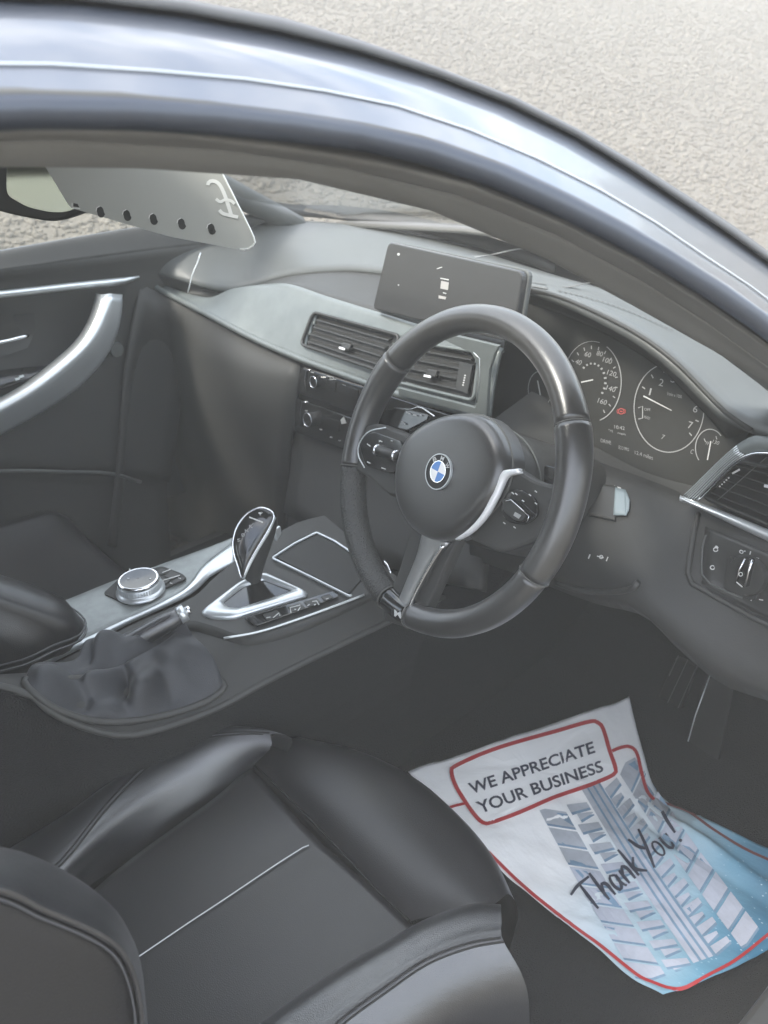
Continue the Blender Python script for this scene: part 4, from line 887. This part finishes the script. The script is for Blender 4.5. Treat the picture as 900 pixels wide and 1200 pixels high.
# armrest
ar = zc([(-260, 720), (-100, 694), (0, 687), (50, 690), (84, 701), (98, 716), (90, 732), (60, 741), (30, 757), (-100, 790), (-260, 820)], .712)
arc_ = cr(rounded(ar, .014, 4), 96, True); acn = sum(arc_, V())/60
def arow(k, dz): return [acn.lerp(p, k)+V((0, 0, dz)) for p in arc_]
arm = loft('armrest', [arow(.97, -.050), arow(.995, -.038), arow(1, -.020), arow(.995, -.010), arow(.975, -.002), arow(.93, .002), arow(.6, .005), arow(.02, .006)], leather2, con, closed=True, rows=26)
tube('armrest_seam', [acn.lerp(p, 1.002)+V((0, 0, -.017)) for p in arc_], .0013, thread_dark, arm, closed=True, seg=6)
tube('armrest_piping', [acn.lerp(p, 1.0)+V((0, 0, -.026)) for p in arc_], .0018, leather, arm, closed=True, seg=6)
box('armrest_base', (acn.x-.03, acn.y+.0, .60), (.38, .15, .09), plast_low, con, bv=.012)
# handbrake and its gaiter
gaiter_m = mat('gaiter_leather', (.030, .032, .037), .48, bump=('voronoi', 500, .4, .0009), var=(14, .3), sheen=.15)
hb = empty('handbrake', at(130, 770, 'Z', .64), con)
HP = cr([at(112, 778, 'Z', .635), at(135, 765, 'Z', .655), at(165, 747, 'Z', .672), at(195, 730, 'Z', .684), at(214, 719, 'Z', .690)], 24)
tube('handbrake_grip', HP, [.011]*4+[.0115, .012, .0125, .013, .0132, .0133, .0134, .0134, .0134, .0134, .0133, .0132, .013, .0128, .0126, .0125, .012, .0115, .010, .007], leather, hb, seg=16)
hd = (HP[-1]-HP[-2]).normalized()
tube('handbrake_cap', [HP[-2], HP[-1]+hd*.004], .0115, satin, hb, seg=16); tube('release_button', [HP[-1]+hd*.004, HP[-1]+hd*.011], .006, chrome, hb, seg=14)
tube('grip_seam', [p+V((-.003, -.006, .0118)) for p in HP[3:21]], .0008, thread_dark, hb, seg=5)
GS_ = on_obj([CSD, deck], .003)
base = cr([GS_(x, y) for x, y in ((28, 800), (50, 800), (90, 798), (135, 795), (180, 786), (215, 786), (248, 794), (263, 806), (240, 824), (190, 841), (125, 848), (72, 836), (38, 815))], 96, True)
top_ = cr(zc([(104, 770), (122, 756), (150, 740), (180, 728), (203, 728), (205, 740), (185, 756), (155, 772), (130, 784), (108, 782)], .672), 96, True)
rows_ = []
for j in range(19):
    t = j/18; row = []
    for i in range(96):
        a = base[i]; b = top_[i]; h = t**.9; th = 2*pi*i/96
        p = a.lerp(b, t); p.z = a.z+(b.z-a.z)*h
        f = math.sin(pi*t)**.8
        fold = .004*f+(.0042*math.sin(th*4+t*5.5+.8)+.0018*math.sin(th*9-t*4)+.0028*math.sin(th*3+t*7))*f
        # two deep creases falling from the lever root
        for c0, w0, dp in ((4.55, .16, .011), (3.75, .2, .008), (5.4, .25, .007)):
            dd = math.atan2(sin(th-c0-.35*t), cos(th-c0-.35*t)); fold -= dp*f*math.exp(-(dd/w0)**2)
        n = (a-sum(base, V())/96); n.z = .03; n.normalize(); p += n*fold*1.0+UP*(fold*1.4+.010*f); row.append(p)
    rows_.append(row)
gai = loft('handbrake_gaiter', [[p+V((0, 0, -.012)) for p in base]]+rows_, gaiter_m, hb, closed=True); subsurf(gai)
tube('gaiter_frame', [p+V((0, 0, .001)) for p in base], .0042, plast, hb, closed=True, seg=8)
bb = Cz([(-60, 790), (0, 778), (40, 770), (64, 762)], .640, 12); tube('gaiter_edge', bb, .006, plast, hb, seg=8)

# ---- driver's seat
ds = empty('driver_seat', (-.4, -.38, .3), car)
cB_ = Cz([(-140, 1090), (-60, 1045), (15, 992), (75, 955), (150, 900), (200, 862), (250, 852), (310, 855), (343, 867)], .545, 36)
cA_ = [p+V((0, .035, -.075)) for p in cB_]
cC_ = Cz([(-110, 1130), (-20, 1080), (65, 1017), (125, 945), (175, 895), (215, 870), (250, 862), (290, 859), (318, 860)], .548, 36)
cC2 = Cz([(-60, 1150), (10, 1090), (80, 1020), (140, 962), (188, 920), (230, 893), (260, 882), (290, 877), (318, 876)], .535, 36)
cD_ = Cz([(-30, 1170), (30, 1110), (90, 1030), (150, 990), (200, 957), (250, 926), (275, 912), (288, 904), (297, 898)], .497, 36)
ib = loft('seat_bolster', [[p+V((0, .02, -.15)) for p in cA_], cA_, cB_, cC_, cC2, cD_, [p+V((0, -.004, -.02)) for p in cD_]], leather, ds, rows=34); lab(ib, 'inner side bolster of the driver seat')
SI = on_obj([ib], .0002)
for sgn in (-1, 1): tube('bolster_seam', [SI(x+sgn*2.0, y+sgn*1.2) for x, y in [proj(p) for p in cC_[2:]]], .0011, seam_black, ib, seg=6)
tube('bolster_stitching', [SI(*proj(p)) for p in cC_[2:]], .0009, thread_dark, ib, seg=5)
cE1 = Cz([(-10, 1200), (60, 1130), (110, 1060), (165, 1012), (215, 975), (262, 940), (300, 905)], .496, 36)
cE = Cz([(60, 1200), (120, 1148), (165, 1120), (215, 1085), (265, 1052), (320, 1015), (372, 983)], .492, 36)
cF = Cz([(150, 1320), (220, 1262), (295, 1200), (340, 1168), (390, 1135), (440, 1106), (482, 1083)], .494, 36)
E_m = [a.lerp(b, .5)+V((0, 0, -.001)) for a, b in zip(cE1, cE)]
cp = loft('seat_cushion', [[p+V((0, .015, .0)) for p in cE1], cE1, E_m, cE, [a.lerp(b, .5)+V((0, 0, .002)) for a, b in zip(cE, cF)], cF, [p+V((0, -.02, 0)) for p in cF]], leather2, ds, rows=30); solid(cp, .01)
seam = Cz([(150, 1130), (165, 1120), (215, 1086), (265, 1053), (320, 1016), (345, 1000), (358, 992), (362, 991)], .4938, 30)
lab(tube('centre_seam', [p+V((0, 0, .0008)) for p in seam], .0008, thread, cp, seg=5), 'pale seam crossing the cushion')
# outer bolster
o1 = Cz([(160, 1318), (230, 1262), (300, 1203), (385, 1142), (450, 1104), (500, 1076), (550, 1059), (586, 1060)], .512, 34)
o2 = Cz([(200, 1340), (260, 1290), (330, 1228), (400, 1178), (455, 1140), (505, 1110), (552, 1092), (588, 1084)], .531, 34)
o3 = Cz([(240, 1360), (300, 1300), (360, 1240), (400, 1198), (450, 1161), (500, 1127), (550, 1108), (589, 1101)], .532, 34)
o4 = [p+V((.0, -.035, -.05)) for p in o3]; o5 = [p+V((.0, -.04, -.20)) for p in o3]
ob_ = loft('seat_bolster', [[p+V((0, .012, -.03)) for p in o1], o1, [a.lerp(b, .5)+V((0, 0, .008)) for a, b in zip(o1, o2)], o2, o3, o4, o5], leather, ds, rows=34); lab(ob_, 'outer side bolster of the driver seat')
SO_ = on_obj([ob_], .0002)
for sgn in (-1, 1): tube('bolster_seam', [SO_(x+sgn*1.8, y+sgn*2.6) for x, y in [proj(p) for p in o3[4:]]], .0012, seam_black, ob_, seg=6)
tube('bolster_stitching', [SO_(*proj(p)) for p in o3[4:]], .0009, thread_dark, ob_, seg=5)
# thigh support in front
t1 = Cz([(297, 898), (330, 930), (370, 970), (415, 1015), (450, 1052), (482, 1083), (510, 1074), (550, 1060)], .494, 36)
t1 = Cz([(297, 896), (330, 928), (370, 968), (410, 1010), (445, 1047), (480, 1080)], .494, 36)
t2 = Cz([(315, 872), (360, 915), (408, 960), (455, 1003), (500, 1040), (545, 1066)], .508, 36)
t3 = Cz([(345, 864), (395, 885), (445, 928), (495, 975), (540, 1018), (578, 1060)], .509, 36)
t4 = Cz([(356, 868), (420, 880), (480, 908), (530, 950), (570, 996), (597, 1048)], .490, 36)
t5 = [p+V((.015, 0, -.06)) for p in t4]; t6 = [p+V((-.02, 0, -.16)) for p in t4]
th_ = loft('thigh_support', [[p+V((-.004, 0, -.02)) for p in t1], t1, t2, t3, t4, t5, t6], leather2, ds, rows=34); lab(th_, 'smooth front pad of the driver seat')
tube('pad_join', [p+V((0, 0, .001)) for p in t1], .0016, seam_black, ds, seg=6)
box('seat_base', (-.42, -.39, .36), (.42, .42, .16), carpet, ds, bv=.02)
gp_ = loft('seat_side_trim', [[p+V((0, -.004, 0)) for p in o5], [p+V((0, -.01, -.1)) for p in o5]], plast_low, ds)
# backrest with its outer bolster
def by(pts, n=40): return C([(x, y, 'Y', yy) for x, y, yy in pts], n)
b1 = by([(-260, 960, -.565), (-120, 975, -.565), (0, 992, -.57), (50, 1007, -.572), (100, 1035, -.575), (135, 1065, -.575), (153, 1095, -.575), (163, 1122, -.575), (170, 1170, -.575), (173, 1230, -.575), (170, 1330, -.575)])
b2 = by([(-260, 982, -.605), (-120, 1000, -.605), (0, 1018, -.605), (50, 1038, -.605), (100, 1062, -.605), (136, 1087, -.605), (153, 1113, -.605), (163, 1142, -.605), (168, 1185, -.605), (170, 1240, -.605), (166, 1330, -.605)])
b3 = by([(-260, 1000, -.622), (-120, 1020, -.622), (0, 1041, -.622), (50, 1064, -.622), (100, 1085, -.622), (134, 1105, -.622), (150, 1127, -.622), (160, 1158, -.622), (165, 1195, -.622), (166, 1250, -.622), (160, 1330, -.622)])
ctr = at(-220, 1300, 'Y', -.625)
b0 = [p+V((-.02, .07, -.09)) for p in b1]
bk = loft('backrest_bolster', [b0, [a.lerp(b, .7)+V((.0, 0, .0)) for a, b in zip(b0, b1)], b1, b2, b3], leather, ds, rows=26); lab(bk, 'shiny rolled edge of the driver backrest'); 
b4 = [p.lerp(ctr, .10)+V((0, -.004, 0)) for p in b3]; b5 = [p.lerp(ctr, .45)+V((0, -.008, 0)) for p in b3]; b6 = [p.lerp(ctr, .98)+V((0, -.006, 0)) for p in b3]
bs = loft('backrest_side', [[p+V((0, .004, -.001)) for p in b3], b4, b5, b6], leather2, ds, rows=20); lab(bs, 'flat grey side panel of the driver backrest')
tube('backrest_piping', [p+V((0, -.0015, .0)) for p in b3], .0022, leather, ds, seg=8)
tube('backrest_stitching', [p.lerp(q_, .14)+V((0, -.0012, 0)) for p, q_ in zip(b3, b2)], .0008, thread_dark, ds, seg=5)
tube('backrest_stitching', [p.lerp(ctr, .03)+V((0, -.0035, 0)) for p in b3], .0008, thread_dark, ds, seg=5)
box('backrest_frame', (-.86, -.37, .72), (.12, .42, .5), leather2, ds, M=Matrix.Rotation(rad(-20), 3, 'Y'), bv=.04, seg=3)

# ---- passenger seat
ps = empty('passenger_seat', (-.4, .38, .3), car)
def hf(nm, x0, x1, y0, y1, fz, mt, par, nx_=26, ny=26):
    rows_ = [[V((x0+(x1-x0)*i/(nx_-1), y0+(y1-y0)*j/(ny-1), fz(i/(nx_-1), j/(ny-1)))) for i in range(nx_)] for j in range(ny)]
    for j in (0, ny-1):
        for i in range(nx_): rows_[j][i].z -= .0
    return loft(nm, rows_, mt, par)
def cz_(u, v):
    z = .46+.075*(abs(2*v-1)**3)*(1 if u < .86 else max(0, 1-(u-.86)/.14)) + .02*math.sin(pi*u)
    e = min(v, 1-v)*12; f = min(u, 1-u)*10
    return z-.15*max(0, 1-e)**2-.12*max(0, 1-f)**2
pc = hf('seat_cushion', -.70, -.10, .16, .66, cz_, leather2, ps, 40, 40)
pbk = box('seat_backrest', (-.84, .41, .74), (.13, .50, .62), leather, ps, M=Matrix.Rotation(rad(-20), 3, 'Y'), bv=.05, seg=4)
box('seat_base', (-.42, .40, .33), (.44, .42, .2), carpet, ps, bv=.02)
tube('cushion_seam', [V((-.68+.56*i/20, .235, cz_(.04+.9*i/20, .15)+.003)) for i in range(21)], .0012, thread_dark, pc, seg=5)

# ---- pedals
pe = empty('accelerator_pedal', (.5, -.6, .25), car)
P = [at(x, y, 'X', xx) for x, y, xx in ((829, 786, .50), (862, 797, .50), (836, 918, .42), (796, 914, .42))]; pn = (P[1]-P[0]).cross(P[3]-P[0]).normalized(); pn = pn if pn.dot(CAM-P[0]) > 0 else -pn
p0 = P[0]; plate('pedal_pad', rounded([p-pn*pn.dot(p-p0) for p in P], .008), pn, .006, vent_dark, pe, bv=.002)
tube('pedal_streak', [at(x, y, 'P', (p0+pn*.007, pn)) for x, y in ((834, 786), (815, 838), (806, 870), (794, 915))], .0011, satin, pe, seg=6)  # bright streak like a lens reflection, built as a metal edge
pb_ = empty('brake_pedal', (.5, -.45, .3), car)
P = [at(x, y, 'X', .50) for x, y in ((795, 768), (820, 778), (790, 862), (760, 850))]; pn = (P[1]-P[0]).cross(P[3]-P[0]).normalized(); pn = pn if pn.dot(CAM-P[0]) > 0 else -pn
plate('pedal_pad', rounded(P, .006), pn, .012, vent_dark, pb_, bv=.003)
for a in ([(795, 768), (784, 792)], [(806, 773), (766, 858)], [(818, 778), (778, 866)]): tube('brake_streak', [at(x, y, 'P', (P[0]+pn*.0125, pn)) for x, y in a], .0006, plast_top, pb_, seg=5)  # pale streaks like lens reflections, built onto the pad

# ------------------------------------------------------------------ paper floor mat
NU, NV = 61, 73
Lp = cr([at(x, y, 'Z', z) for x, y, z in ((478, 903, .30), (530, 957, .283), (590, 1021, .262), (650, 1073, .245), (700, 1110, .238), (740, 1146, .235), (777, 1166, .237))], NV)
Mp = cr([at(x, y, 'Z', z) for x, y, z in ((608, 862, .282), (650, 925, .264), (700, 975, .252), (756, 1030, .25), (808, 1072, .245), (850, 1112, .240), (868, 1131, .240))], NV)
Rp = cr([at(x, y, 'Z', z) for x, y, z in ((737, 818, .262), (752, 875, .252), (772, 930, .25), (832, 962, .272), (890, 990, .268), (950, 1018, .255), (1000, 1052, .245))], NV)
def hsh(i, j): return math.sin(i*12.9898+j*78.233)*43758.5453 % 1
def vn(x, y):
    i, j = math.floor(x), math.floor(y); fx, fy = x-i, y-j; fx = fx*fx*(3-2*fx); fy = fy*fy*(3-2*fy)
    return (hsh(i, j)*(1-fx)+hsh(i+1, j)*fx)*(1-fy)+(hsh(i, j+1)*(1-fx)+hsh(i+1, j+1)*fx)*fy
pv = []; puv = []
for j in range(NV):
    row = cr([Lp[j], Mp[j], Rp[j]], NU); v = j/(NV-1)
    for i in range(NU):
        u = i/(NU-1); p = row[i].copy()
        z = .0065*(vn(u*5+3, v*6+1)-.5)+.0040*(vn(u*13, v*11)-.5)+.0013*(vn(u*30, v*30)-.5)
        # soft fold lines pressed into the sheet
        for c, sl, wd, dp in ((.36, .12, .012, .0022), (.62, -.10, .015, .0026), (.12, .35, .010, .0014), (.80, .22, .012, .0016)):
            t = (v-c-sl*(u-.5))/wd; z += dp*max(0, 1-abs(t))*(.3+.7*vn(u*6+c*9, 2.2))
        # the long buckle along the right edge
        b = u-(.90-.25*max(0, v-.42)); z += (.013*math.exp(-(b/.035)**2)-.010*math.exp(-((b+.07)/.03)**2))*max(0, min(1, (v-.36)*6))*max(0, min(1, (1.02-v)*2.5))
        if 0 < j < NV-1: pass
        p.z += z; pv.append(p); puv.append((u, 1-v))
pf = [(j*NU+i, j*NU+i+1, (j+1)*NU+i+1, (j+1)*NU+i) for j in range(NV-1) for i in range(NU-1)]
paper = bpy.data.materials.new('printed_paper'); paper.use_nodes = True; t = paper.node_tree; b = t.nodes['Principled BSDF']; b.inputs['Roughness'].default_value = .62
N = t.nodes.new; K = t.links.new
uvn = N('ShaderNodeUVMap'); sep = N('ShaderNodeSeparateXYZ'); K(uvn.outputs['UV'], sep.inputs[0])
nz1 = N('ShaderNodeTexNoise'); nz1.inputs['Scale'].default_value = 3.2; nz1.inputs['Detail'].default_value = 3; K(uvn.outputs['UV'], nz1.inputs['Vector'])
def M2(op, a, b_):
    n = N('ShaderNodeMath'); n.operation = op
    for i, x in enumerate((a, b_)):
        if isinstance(x, (int, float)): n.inputs[i].default_value = x
        else: K(x, n.inputs[i])
    return n.outputs[0]
g = M2('ADD', M2('MULTIPLY', sep.outputs['Y'], -1.0), 1.0)                       # 0 at the top edge, 1 at the bottom
g = M2('ADD', g, M2('MULTIPLY', M2('SUBTRACT', sep.outputs['X'], .5), .34))
g = M2('ADD', g, M2('MULTIPLY', M2('SUBTRACT', nz1.outputs['Fac'], .5), .22))
r1 = N('ShaderNodeValToRGB'); e = r1.color_ramp.elements
e[0].position = .40; e[0].color = (.93, .93, .91, 1); e[1].position = 1.0; e[1].color = (.05, .20, .33, 1)
for ps, c in ((.58, (.66, .74, .77, 1)), (.72, (.40, .56, .63, 1)), (.86, (.15, .34, .46, 1))): x = e.new(ps); x.color = c
K(g, r1.inputs['Fac'])
vo = N('ShaderNodeTexVoronoi'); vo.inputs['Scale'].default_value = 55; vo.inputs['Randomness'].default_value = 1; K(uvn.outputs['UV'], vo.inputs['Vector'])
dr = N('ShaderNodeValToRGB'); dr.color_ramp.elements[0].position = .10; dr.color_ramp.elements[1].position = .17; dr.color_ramp.elements[0].color = (1, 1, 1, 1); dr.color_ramp.elements[1].color = (0, 0, 0, 1); K(vo.outputs['Distance'], dr.inputs['Fac'])
thr = N('ShaderNodeMapRange'); thr.inputs['From Min'].default_value = .78; thr.inputs['From Max'].default_value = .92; K(g, thr.inputs['Value'])
mxp = N('ShaderNodeMixRGB'); mxp.inputs['Color2'].default_value = (.60, .76, .82, 1); K(M2('MULTIPLY', M2('MULTIPLY', dr.outputs['Color'], thr.outputs['Result']), .8), mxp.inputs['Fac']); K(r1.outputs['Color'], mxp.inputs['Color1']); K(mxp.outputs['Color'], b.inputs['Base Color'])
bpn = N('ShaderNodeBump'); bpn.inputs['Strength'].default_value = .6; bpn.inputs['Distance'].default_value = .004
nz2 = N('ShaderNodeTexNoise'); nz2.inputs['Scale'].default_value = 14; nz2.inputs['Detail'].default_value = 5; K(uvn.outputs['UV'], nz2.inputs['Vector']); K(nz2.outputs['Fac'], bpn.inputs['Height']); K(bpn.outputs['Normal'], b.inputs['Normal'])
pm = thing(empty('paper_floor_mat', (.15, -.45, .24)), 'printed white and blue paper floor mat in the driver footwell, reading We appreciate your business', 'floor mat')
pap = mesh('paper_sheet', pv, pf, paper, pm, True)
ul = pap.data.uv_layers.new(name='UVMap')
for lp_ in pap.data.loops: ul.data[lp_.index].uv = puv[lp_.vertex_index]
solid(pap, .0004)
PS = on_obj([pap], .0010)
def dense(P, step=6, closed=False):
    o = []; n = len(P)
    for i in range(n if closed else n-1):
        a = V((*P[i], 0)); b = V((*P[(i+1) % n], 0)); k = max(1, int((b-a).length/step))
        for s in range(k): q = a.lerp(b, s/k); o.append((q.x, q.y))
    if not closed: o.append(P[-1])
    return o
def smooth2(P, n, closed=False): return [(p.x, p.y) for p in cr([V((x, y, 0)) for x, y in P], n, closed)]
# clear label patch under the slogan
PS2 = on_obj([pap], .0014)
lab_px = smooth2([(529, 906), (533, 899), (565, 884), (600, 872), (650, 858), (690, 846.5), (701, 848), (707, 856), (714, 880), (721, 901), (718, 909), (690, 921), (650, 935), (610, 952), (575, 965), (566, 965), (557, 957), (545, 940), (534, 922)], 110, True)
mk = Marks(PS2)
A_ = lab_px[:]; n_ = len(A_); cx_ = sum(p[0] for p in A_)/n_; cy_ = sum(p[1] for p in A_)/n_
for r0_, r1_ in ((0, .3), (.3, .55), (.55, .8), (.8, 1)):
    for i in range(n_):
        a, b2 = A_[i], A_[(i+1) % n_]; f = lambda p, k: (cx_+(p[0]-cx_)*k, cy_+(p[1]-cy_)*k)
        if r0_ == 0: mk.poly([f(a, r1_), f(b2, r1_), (cx_, cy_)])
        else: mk.poly([f(a, r0_), f(a, r1_), f(b2, r1_), f(b2, r0_)])
# tyre tread print
T_ = [(632, 950), (744, 888), (898, 1099), (748, 1152)]
def tq(s, t, rib=0):
    tl, tr2, br, bl = [V((*p, 0)) for p in T_]; p = (tl.lerp(tr2, s)).lerp(bl.lerp(br, s), t); bow = math.sin(t*pi)*6
    return (p.x-bow*.35, p.y+bow*.3)
tread_up = mat('tread_ink_grey', (.46, .49, .53), .6, var=(25, .2))
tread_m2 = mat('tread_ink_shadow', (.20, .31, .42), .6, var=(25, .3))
PSs = on_obj([pap], .0007)
tsh = Marks(PSs); tku = Marks(PS)
tk = Marks(PS)
def blk(s0, s1, t0, t1, sl0, sl1, nick=0):
    n = 4; top = [tq(s0+(s1-s0)*i/n, max(0, min(1, t0+sl0*(i/n)))) for i in range(n+1)]; bot = [tq(s0+(s1-s0)*i/n, max(0, min(1, t1+sl1*(i/n)))) for i in range(n+1)]
    for i in range(n):
        (tku if t1 < .40 else tk).poly([top[i], top[i+1], bot[i+1], bot[i]])
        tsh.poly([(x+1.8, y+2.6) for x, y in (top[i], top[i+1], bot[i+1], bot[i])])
for r in range(9):
    t0 = r/9-.02; dt = 1/9
    blk(0.0, .205, t0+.005, t0+dt-.018, .085, .085)
    blk(.24, .41, t0+.060, t0+.060+dt*.40, .035, .02); blk(.28, .41, t0+.066+dt*.48, t0+.066+dt*.84, .03, -.005)
    blk(.61, .76, t0+.080, t0+.080+dt*.40, -.02, -.035); blk(.61, .72, t0+.080+dt*.50, t0+.080+dt*.86, -.005, -.03)
    blk(.80, 1.0, t0+.055, t0+.055+dt-.022, -.075, -.075)
for s0_, s1_ in ((.43, .475), (.495, .53), (.55, .585)):
    for j in range(18):
        (tku if j < 7 else tk).poly([tq(s0_, j/18), tq(s1_, j/18), tq(s1_, (j+1)/18), tq(s0_, (j+1)/18)])
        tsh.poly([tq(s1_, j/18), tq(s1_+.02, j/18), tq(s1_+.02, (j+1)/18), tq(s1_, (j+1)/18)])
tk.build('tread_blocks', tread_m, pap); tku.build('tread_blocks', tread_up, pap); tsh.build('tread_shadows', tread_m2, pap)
mk.build('slogan_panel', mat('white_paper_ink', (.93, .93, .91), .62), pap, True)
PS3 = on_obj([pap], .0021)
rb_ = Marks(PS3); rb_.line(lab_px, 4.6, True); rb_.build('slogan_border', redm, pap, True)
rb2 = Marks(PS3); rb2.line(dense(smooth2([(524, 948), (534, 945), (546, 942)], 8)), 3.2)
rb2.build('red_rule', redm, pap, True)
rb2 = Marks(PS3); rb2.line(smooth2([(572, 999), (584, 1011), (614, 1040), (655, 1073), (700, 1106), (745, 1142), (765, 1152), (785, 1159), (802, 1158), (825, 1146), (862, 1126), (900, 1096), (925, 1078)], 70), 3.8); rb2.build('red_rule', redm, pap, True)
rb2 = Marks(PS3); rb2.line(smooth2([(717, 881), (727, 877), (738, 876), (746, 884), (752, 908), (758, 928), (766, 938)], 30), 3.8); rb2.build('red_rule', redm, pap, True)
rb2 = Marks(PS3); rb2.line(smooth2([(766, 938), (785, 944), (808, 953), (835, 972), (870, 994), (905, 1010), (935, 1024)], 40), 3.0); rb2.build('red_rule', mat('shaded_red_brown_ink', (.16, .05, .05), .5), pap, True)
tx = Marks(PS3)
tx.text('WE APPRECIATE', [(547.5, 919), (694, 869.5), (697.5, 883), (552.5, 932)], bold=.02); tx.build('slogan_text', ink, pap)
tx = Marks(PS3); tx.text('YOUR BUSINESS', [(556.5, 941), (704, 891.5), (707.5, 905), (563, 954.5)], bold=.02); tx.build('slogan_text', ink, pap)
hw_ = Marks(PS3)
def hxy(x, y): return (692+108*x/5.3-23*y, 1073-88*x/5.3-27*y)
for P, n in (([(-.1, .92), (.4, 1.02), (1.05, 1.02)], 10), ([(.5, 1.0), (.46, .5), (.44, 0)], 10), ([(1.15, 1.1), (1.1, .5), (1.08, 0)], 10), ([(1.08, .25), (1.25, .55), (1.42, .45), (1.42, 0)], 12),
             ([(1.98, .5), (1.75, .58), (1.62, .28), (1.75, .02), (1.95, .2), (2.0, .52), (1.98, .2), (2.08, 0)], 20), ([(2.25, .55), (2.24, 0)], 5), ([(2.25, .3), (2.45, .58), (2.58, .42), (2.58, 0)], 12),
             ([(2.82, 1.1), (2.8, .5), (2.78, 0)], 8), ([(3.12, .6), (2.82, .28), (3.2, -.05)], 8), ([(3.45, 1.15), (3.6, .75), (3.85, .5)], 8), ([(4.1, 1.2), (3.85, .55), (3.55, -.12)], 10),
             ([(4.55, .55), (4.58, .15), (4.72, .0), (4.88, .2), (4.92, .56), (4.92, .2), (5.0, 0)], 16), ([(5.42, 1.15), (5.3, .34)], 6)):
    hw_.line([hxy(*p) for p in smooth2(P, n)], [2.7+1.3*math.sin(pi*i/(n-1)) for i in range(n)])
hw_.line([hxy(4.22+.17*cos(a), .28+.27*sin(a)) for a in [2*pi*k/16 for k in range(16)]], 2.6, True)
hw_.disc(*hxy(5.26, .04), 2.0)
hw_.build('handwritten_text', ink, pap)

# ------------------------------------------------------------------ interior mirror and the card hanging from it
q0 = V((-.09, -.10, 1.2)); q1 = V((-.226, .12, 1.2)); MN = (q1-q0).cross(UP).normalized(); MN = MN if MN.dot(CAM-q0) > 0 else -MN
def mp_(pts, k): return [at(x, y, 'P', (q0+MN*k, MN)) for x, y in pts]
mir = empty('rear_view_mirror', at(60, 200, 'P', (q0, MN)), car)
mh = mp_([(-70, 130), (-60, 205), (-20, 240), (5, 249), (33, 255), (62, 260), (84, 256), (122, 240), (150, 225), (160, 130)], -.03)
plate('mirror_housing', rounded([p-MN*.025 for p in mh], .015), MN, .030, vent_black, mir, bv=.008)
MG = (MN+UP*.10).normalized(); mgp = at(60, 249, 'P', (q0-MN*.019, MN))
mg_ = [at(x, y, 'P', (mgp, MG)) for x, y in ((12, 150), (8, 213), (9, 229), (33, 243), (60, 249), (78, 249), (112, 235), (140, 218), (150, 150))]
plate('mirror_glass', rounded(mg_, .01), MG, .0015, mirrorm, mir, bv=.0005)
tube('mirror_stalk', [at(90, 190, 'P', (q0-MN*.05, MN)), at(90, 190, 'P', (q0-MN*.05, MN))+V((.06, .01, .09))], .012, vent_black, mir)
cardt = thing(empty('price_card', at(170, 230, 'P', (q0, MN))), 'grey plastic price card with a pound sign, hanging at the interior mirror', 'card')
cpx = [(18, 135), (228, 135), (262, 207), (298, 278), (297, 289), (284, 292.5), (200, 277), (83, 243)]
cp_ = mp_(cpx, -.004); cpl = plate('card_sheet', rounded(cp_, .007), MN, .0018, cardm, cardt)
edge_ = mp_([(244, 170), (259, 200), (279, 240), (297, 277), (298, 286), (290, 292), (281, 292)], -.0018)
tube('card_edge', cr(edge_, 24), .0010, card_mark, cardt, seg=6)
CS = on_plane(q0-MN*.0021, MN, .0004)
for x, y in ((117.5, 248.5), (148.5, 252.5), (179.5, 257), (212.5, 262.5), (247.5, 268.5)):
    k = Marks(CS); k.poly([(x+4.8*cos(a)*1.0+(1.2 if sin(a) > 0 else -.6), y+6.6*sin(a)) for a in [2*pi*i/16 for i in range(16)]]); k.build('punched_hole', vent_black, cpl, True)
    k = Marks(on_plane(q0-MN*.0021, MN, .0006)); k.line([(x-5.0, y-1), (x-4, y-5), (x-.5, y-7)], 1.0); k.build('hole_edge', card_mark, cpl, True)
k = Marks(CS); k.poly([(86, 238), (91, 239), (93, 243), (86, 242)]); k.build('punched_hole', vent_black, cpl, True)
k = Marks(on_plane(q0-MN*.0021, MN, .0008)); k.line([(84.5, 238), (84.5, 243.5), (94, 244.5)], 1.2); k.build('hole_edge', card_mark, cpl, True)
k = Marks(on_plane(q0-MN*.0021, MN, .0006)); k.line(smooth2([(243.5, 217), (245, 213), (250, 212), (256, 215), (261, 223), (266, 236), (271, 252)], 20), 4.4); k.build('pound_sign', card_mark, cpl, True)
k = Marks(on_plane(q0-MN*.0021, MN, .0008)); k.line(smooth2([(253, 233), (258, 236.5), (264, 234), (271, 235.5), (275, 239)], 12), 3.6); k.build('pound_sign_bar', card_mark, cpl, True)
k = Marks(on_plane(q0-MN*.0021, MN, .0010)); k.line(smooth2([(257, 246), (261, 250), (268, 252), (279, 254.5)], 12), 4.0); k.build('pound_sign_foot', card_mark, cpl, True)

# ------------------------------------------------------------------ haze added to imitate the veil of glare over the view
haze = box('haze', (0, 0, 1.2), (84, 84, 4.4), None); haze['kind'] = 'stuff'; haze['label'] = 'thin milky haze added to imitate a veil of glare'
hm = bpy.data.materials.new('haze'); hm.use_nodes = True; ht = hm.node_tree; ht.nodes.clear()
ho = ht.nodes.new('ShaderNodeOutputMaterial'); hv = ht.nodes.new('ShaderNodeVolumePrincipled')
hv.inputs['Density'].default_value = .043; hv.inputs['Color'].default_value = (1, .985, .92, 1); hv.inputs['Anisotropy'].default_value = 0
ht.links.new(hv.outputs['Volume'], ho.inputs['Volume']); haze.data.materials.append(hm)
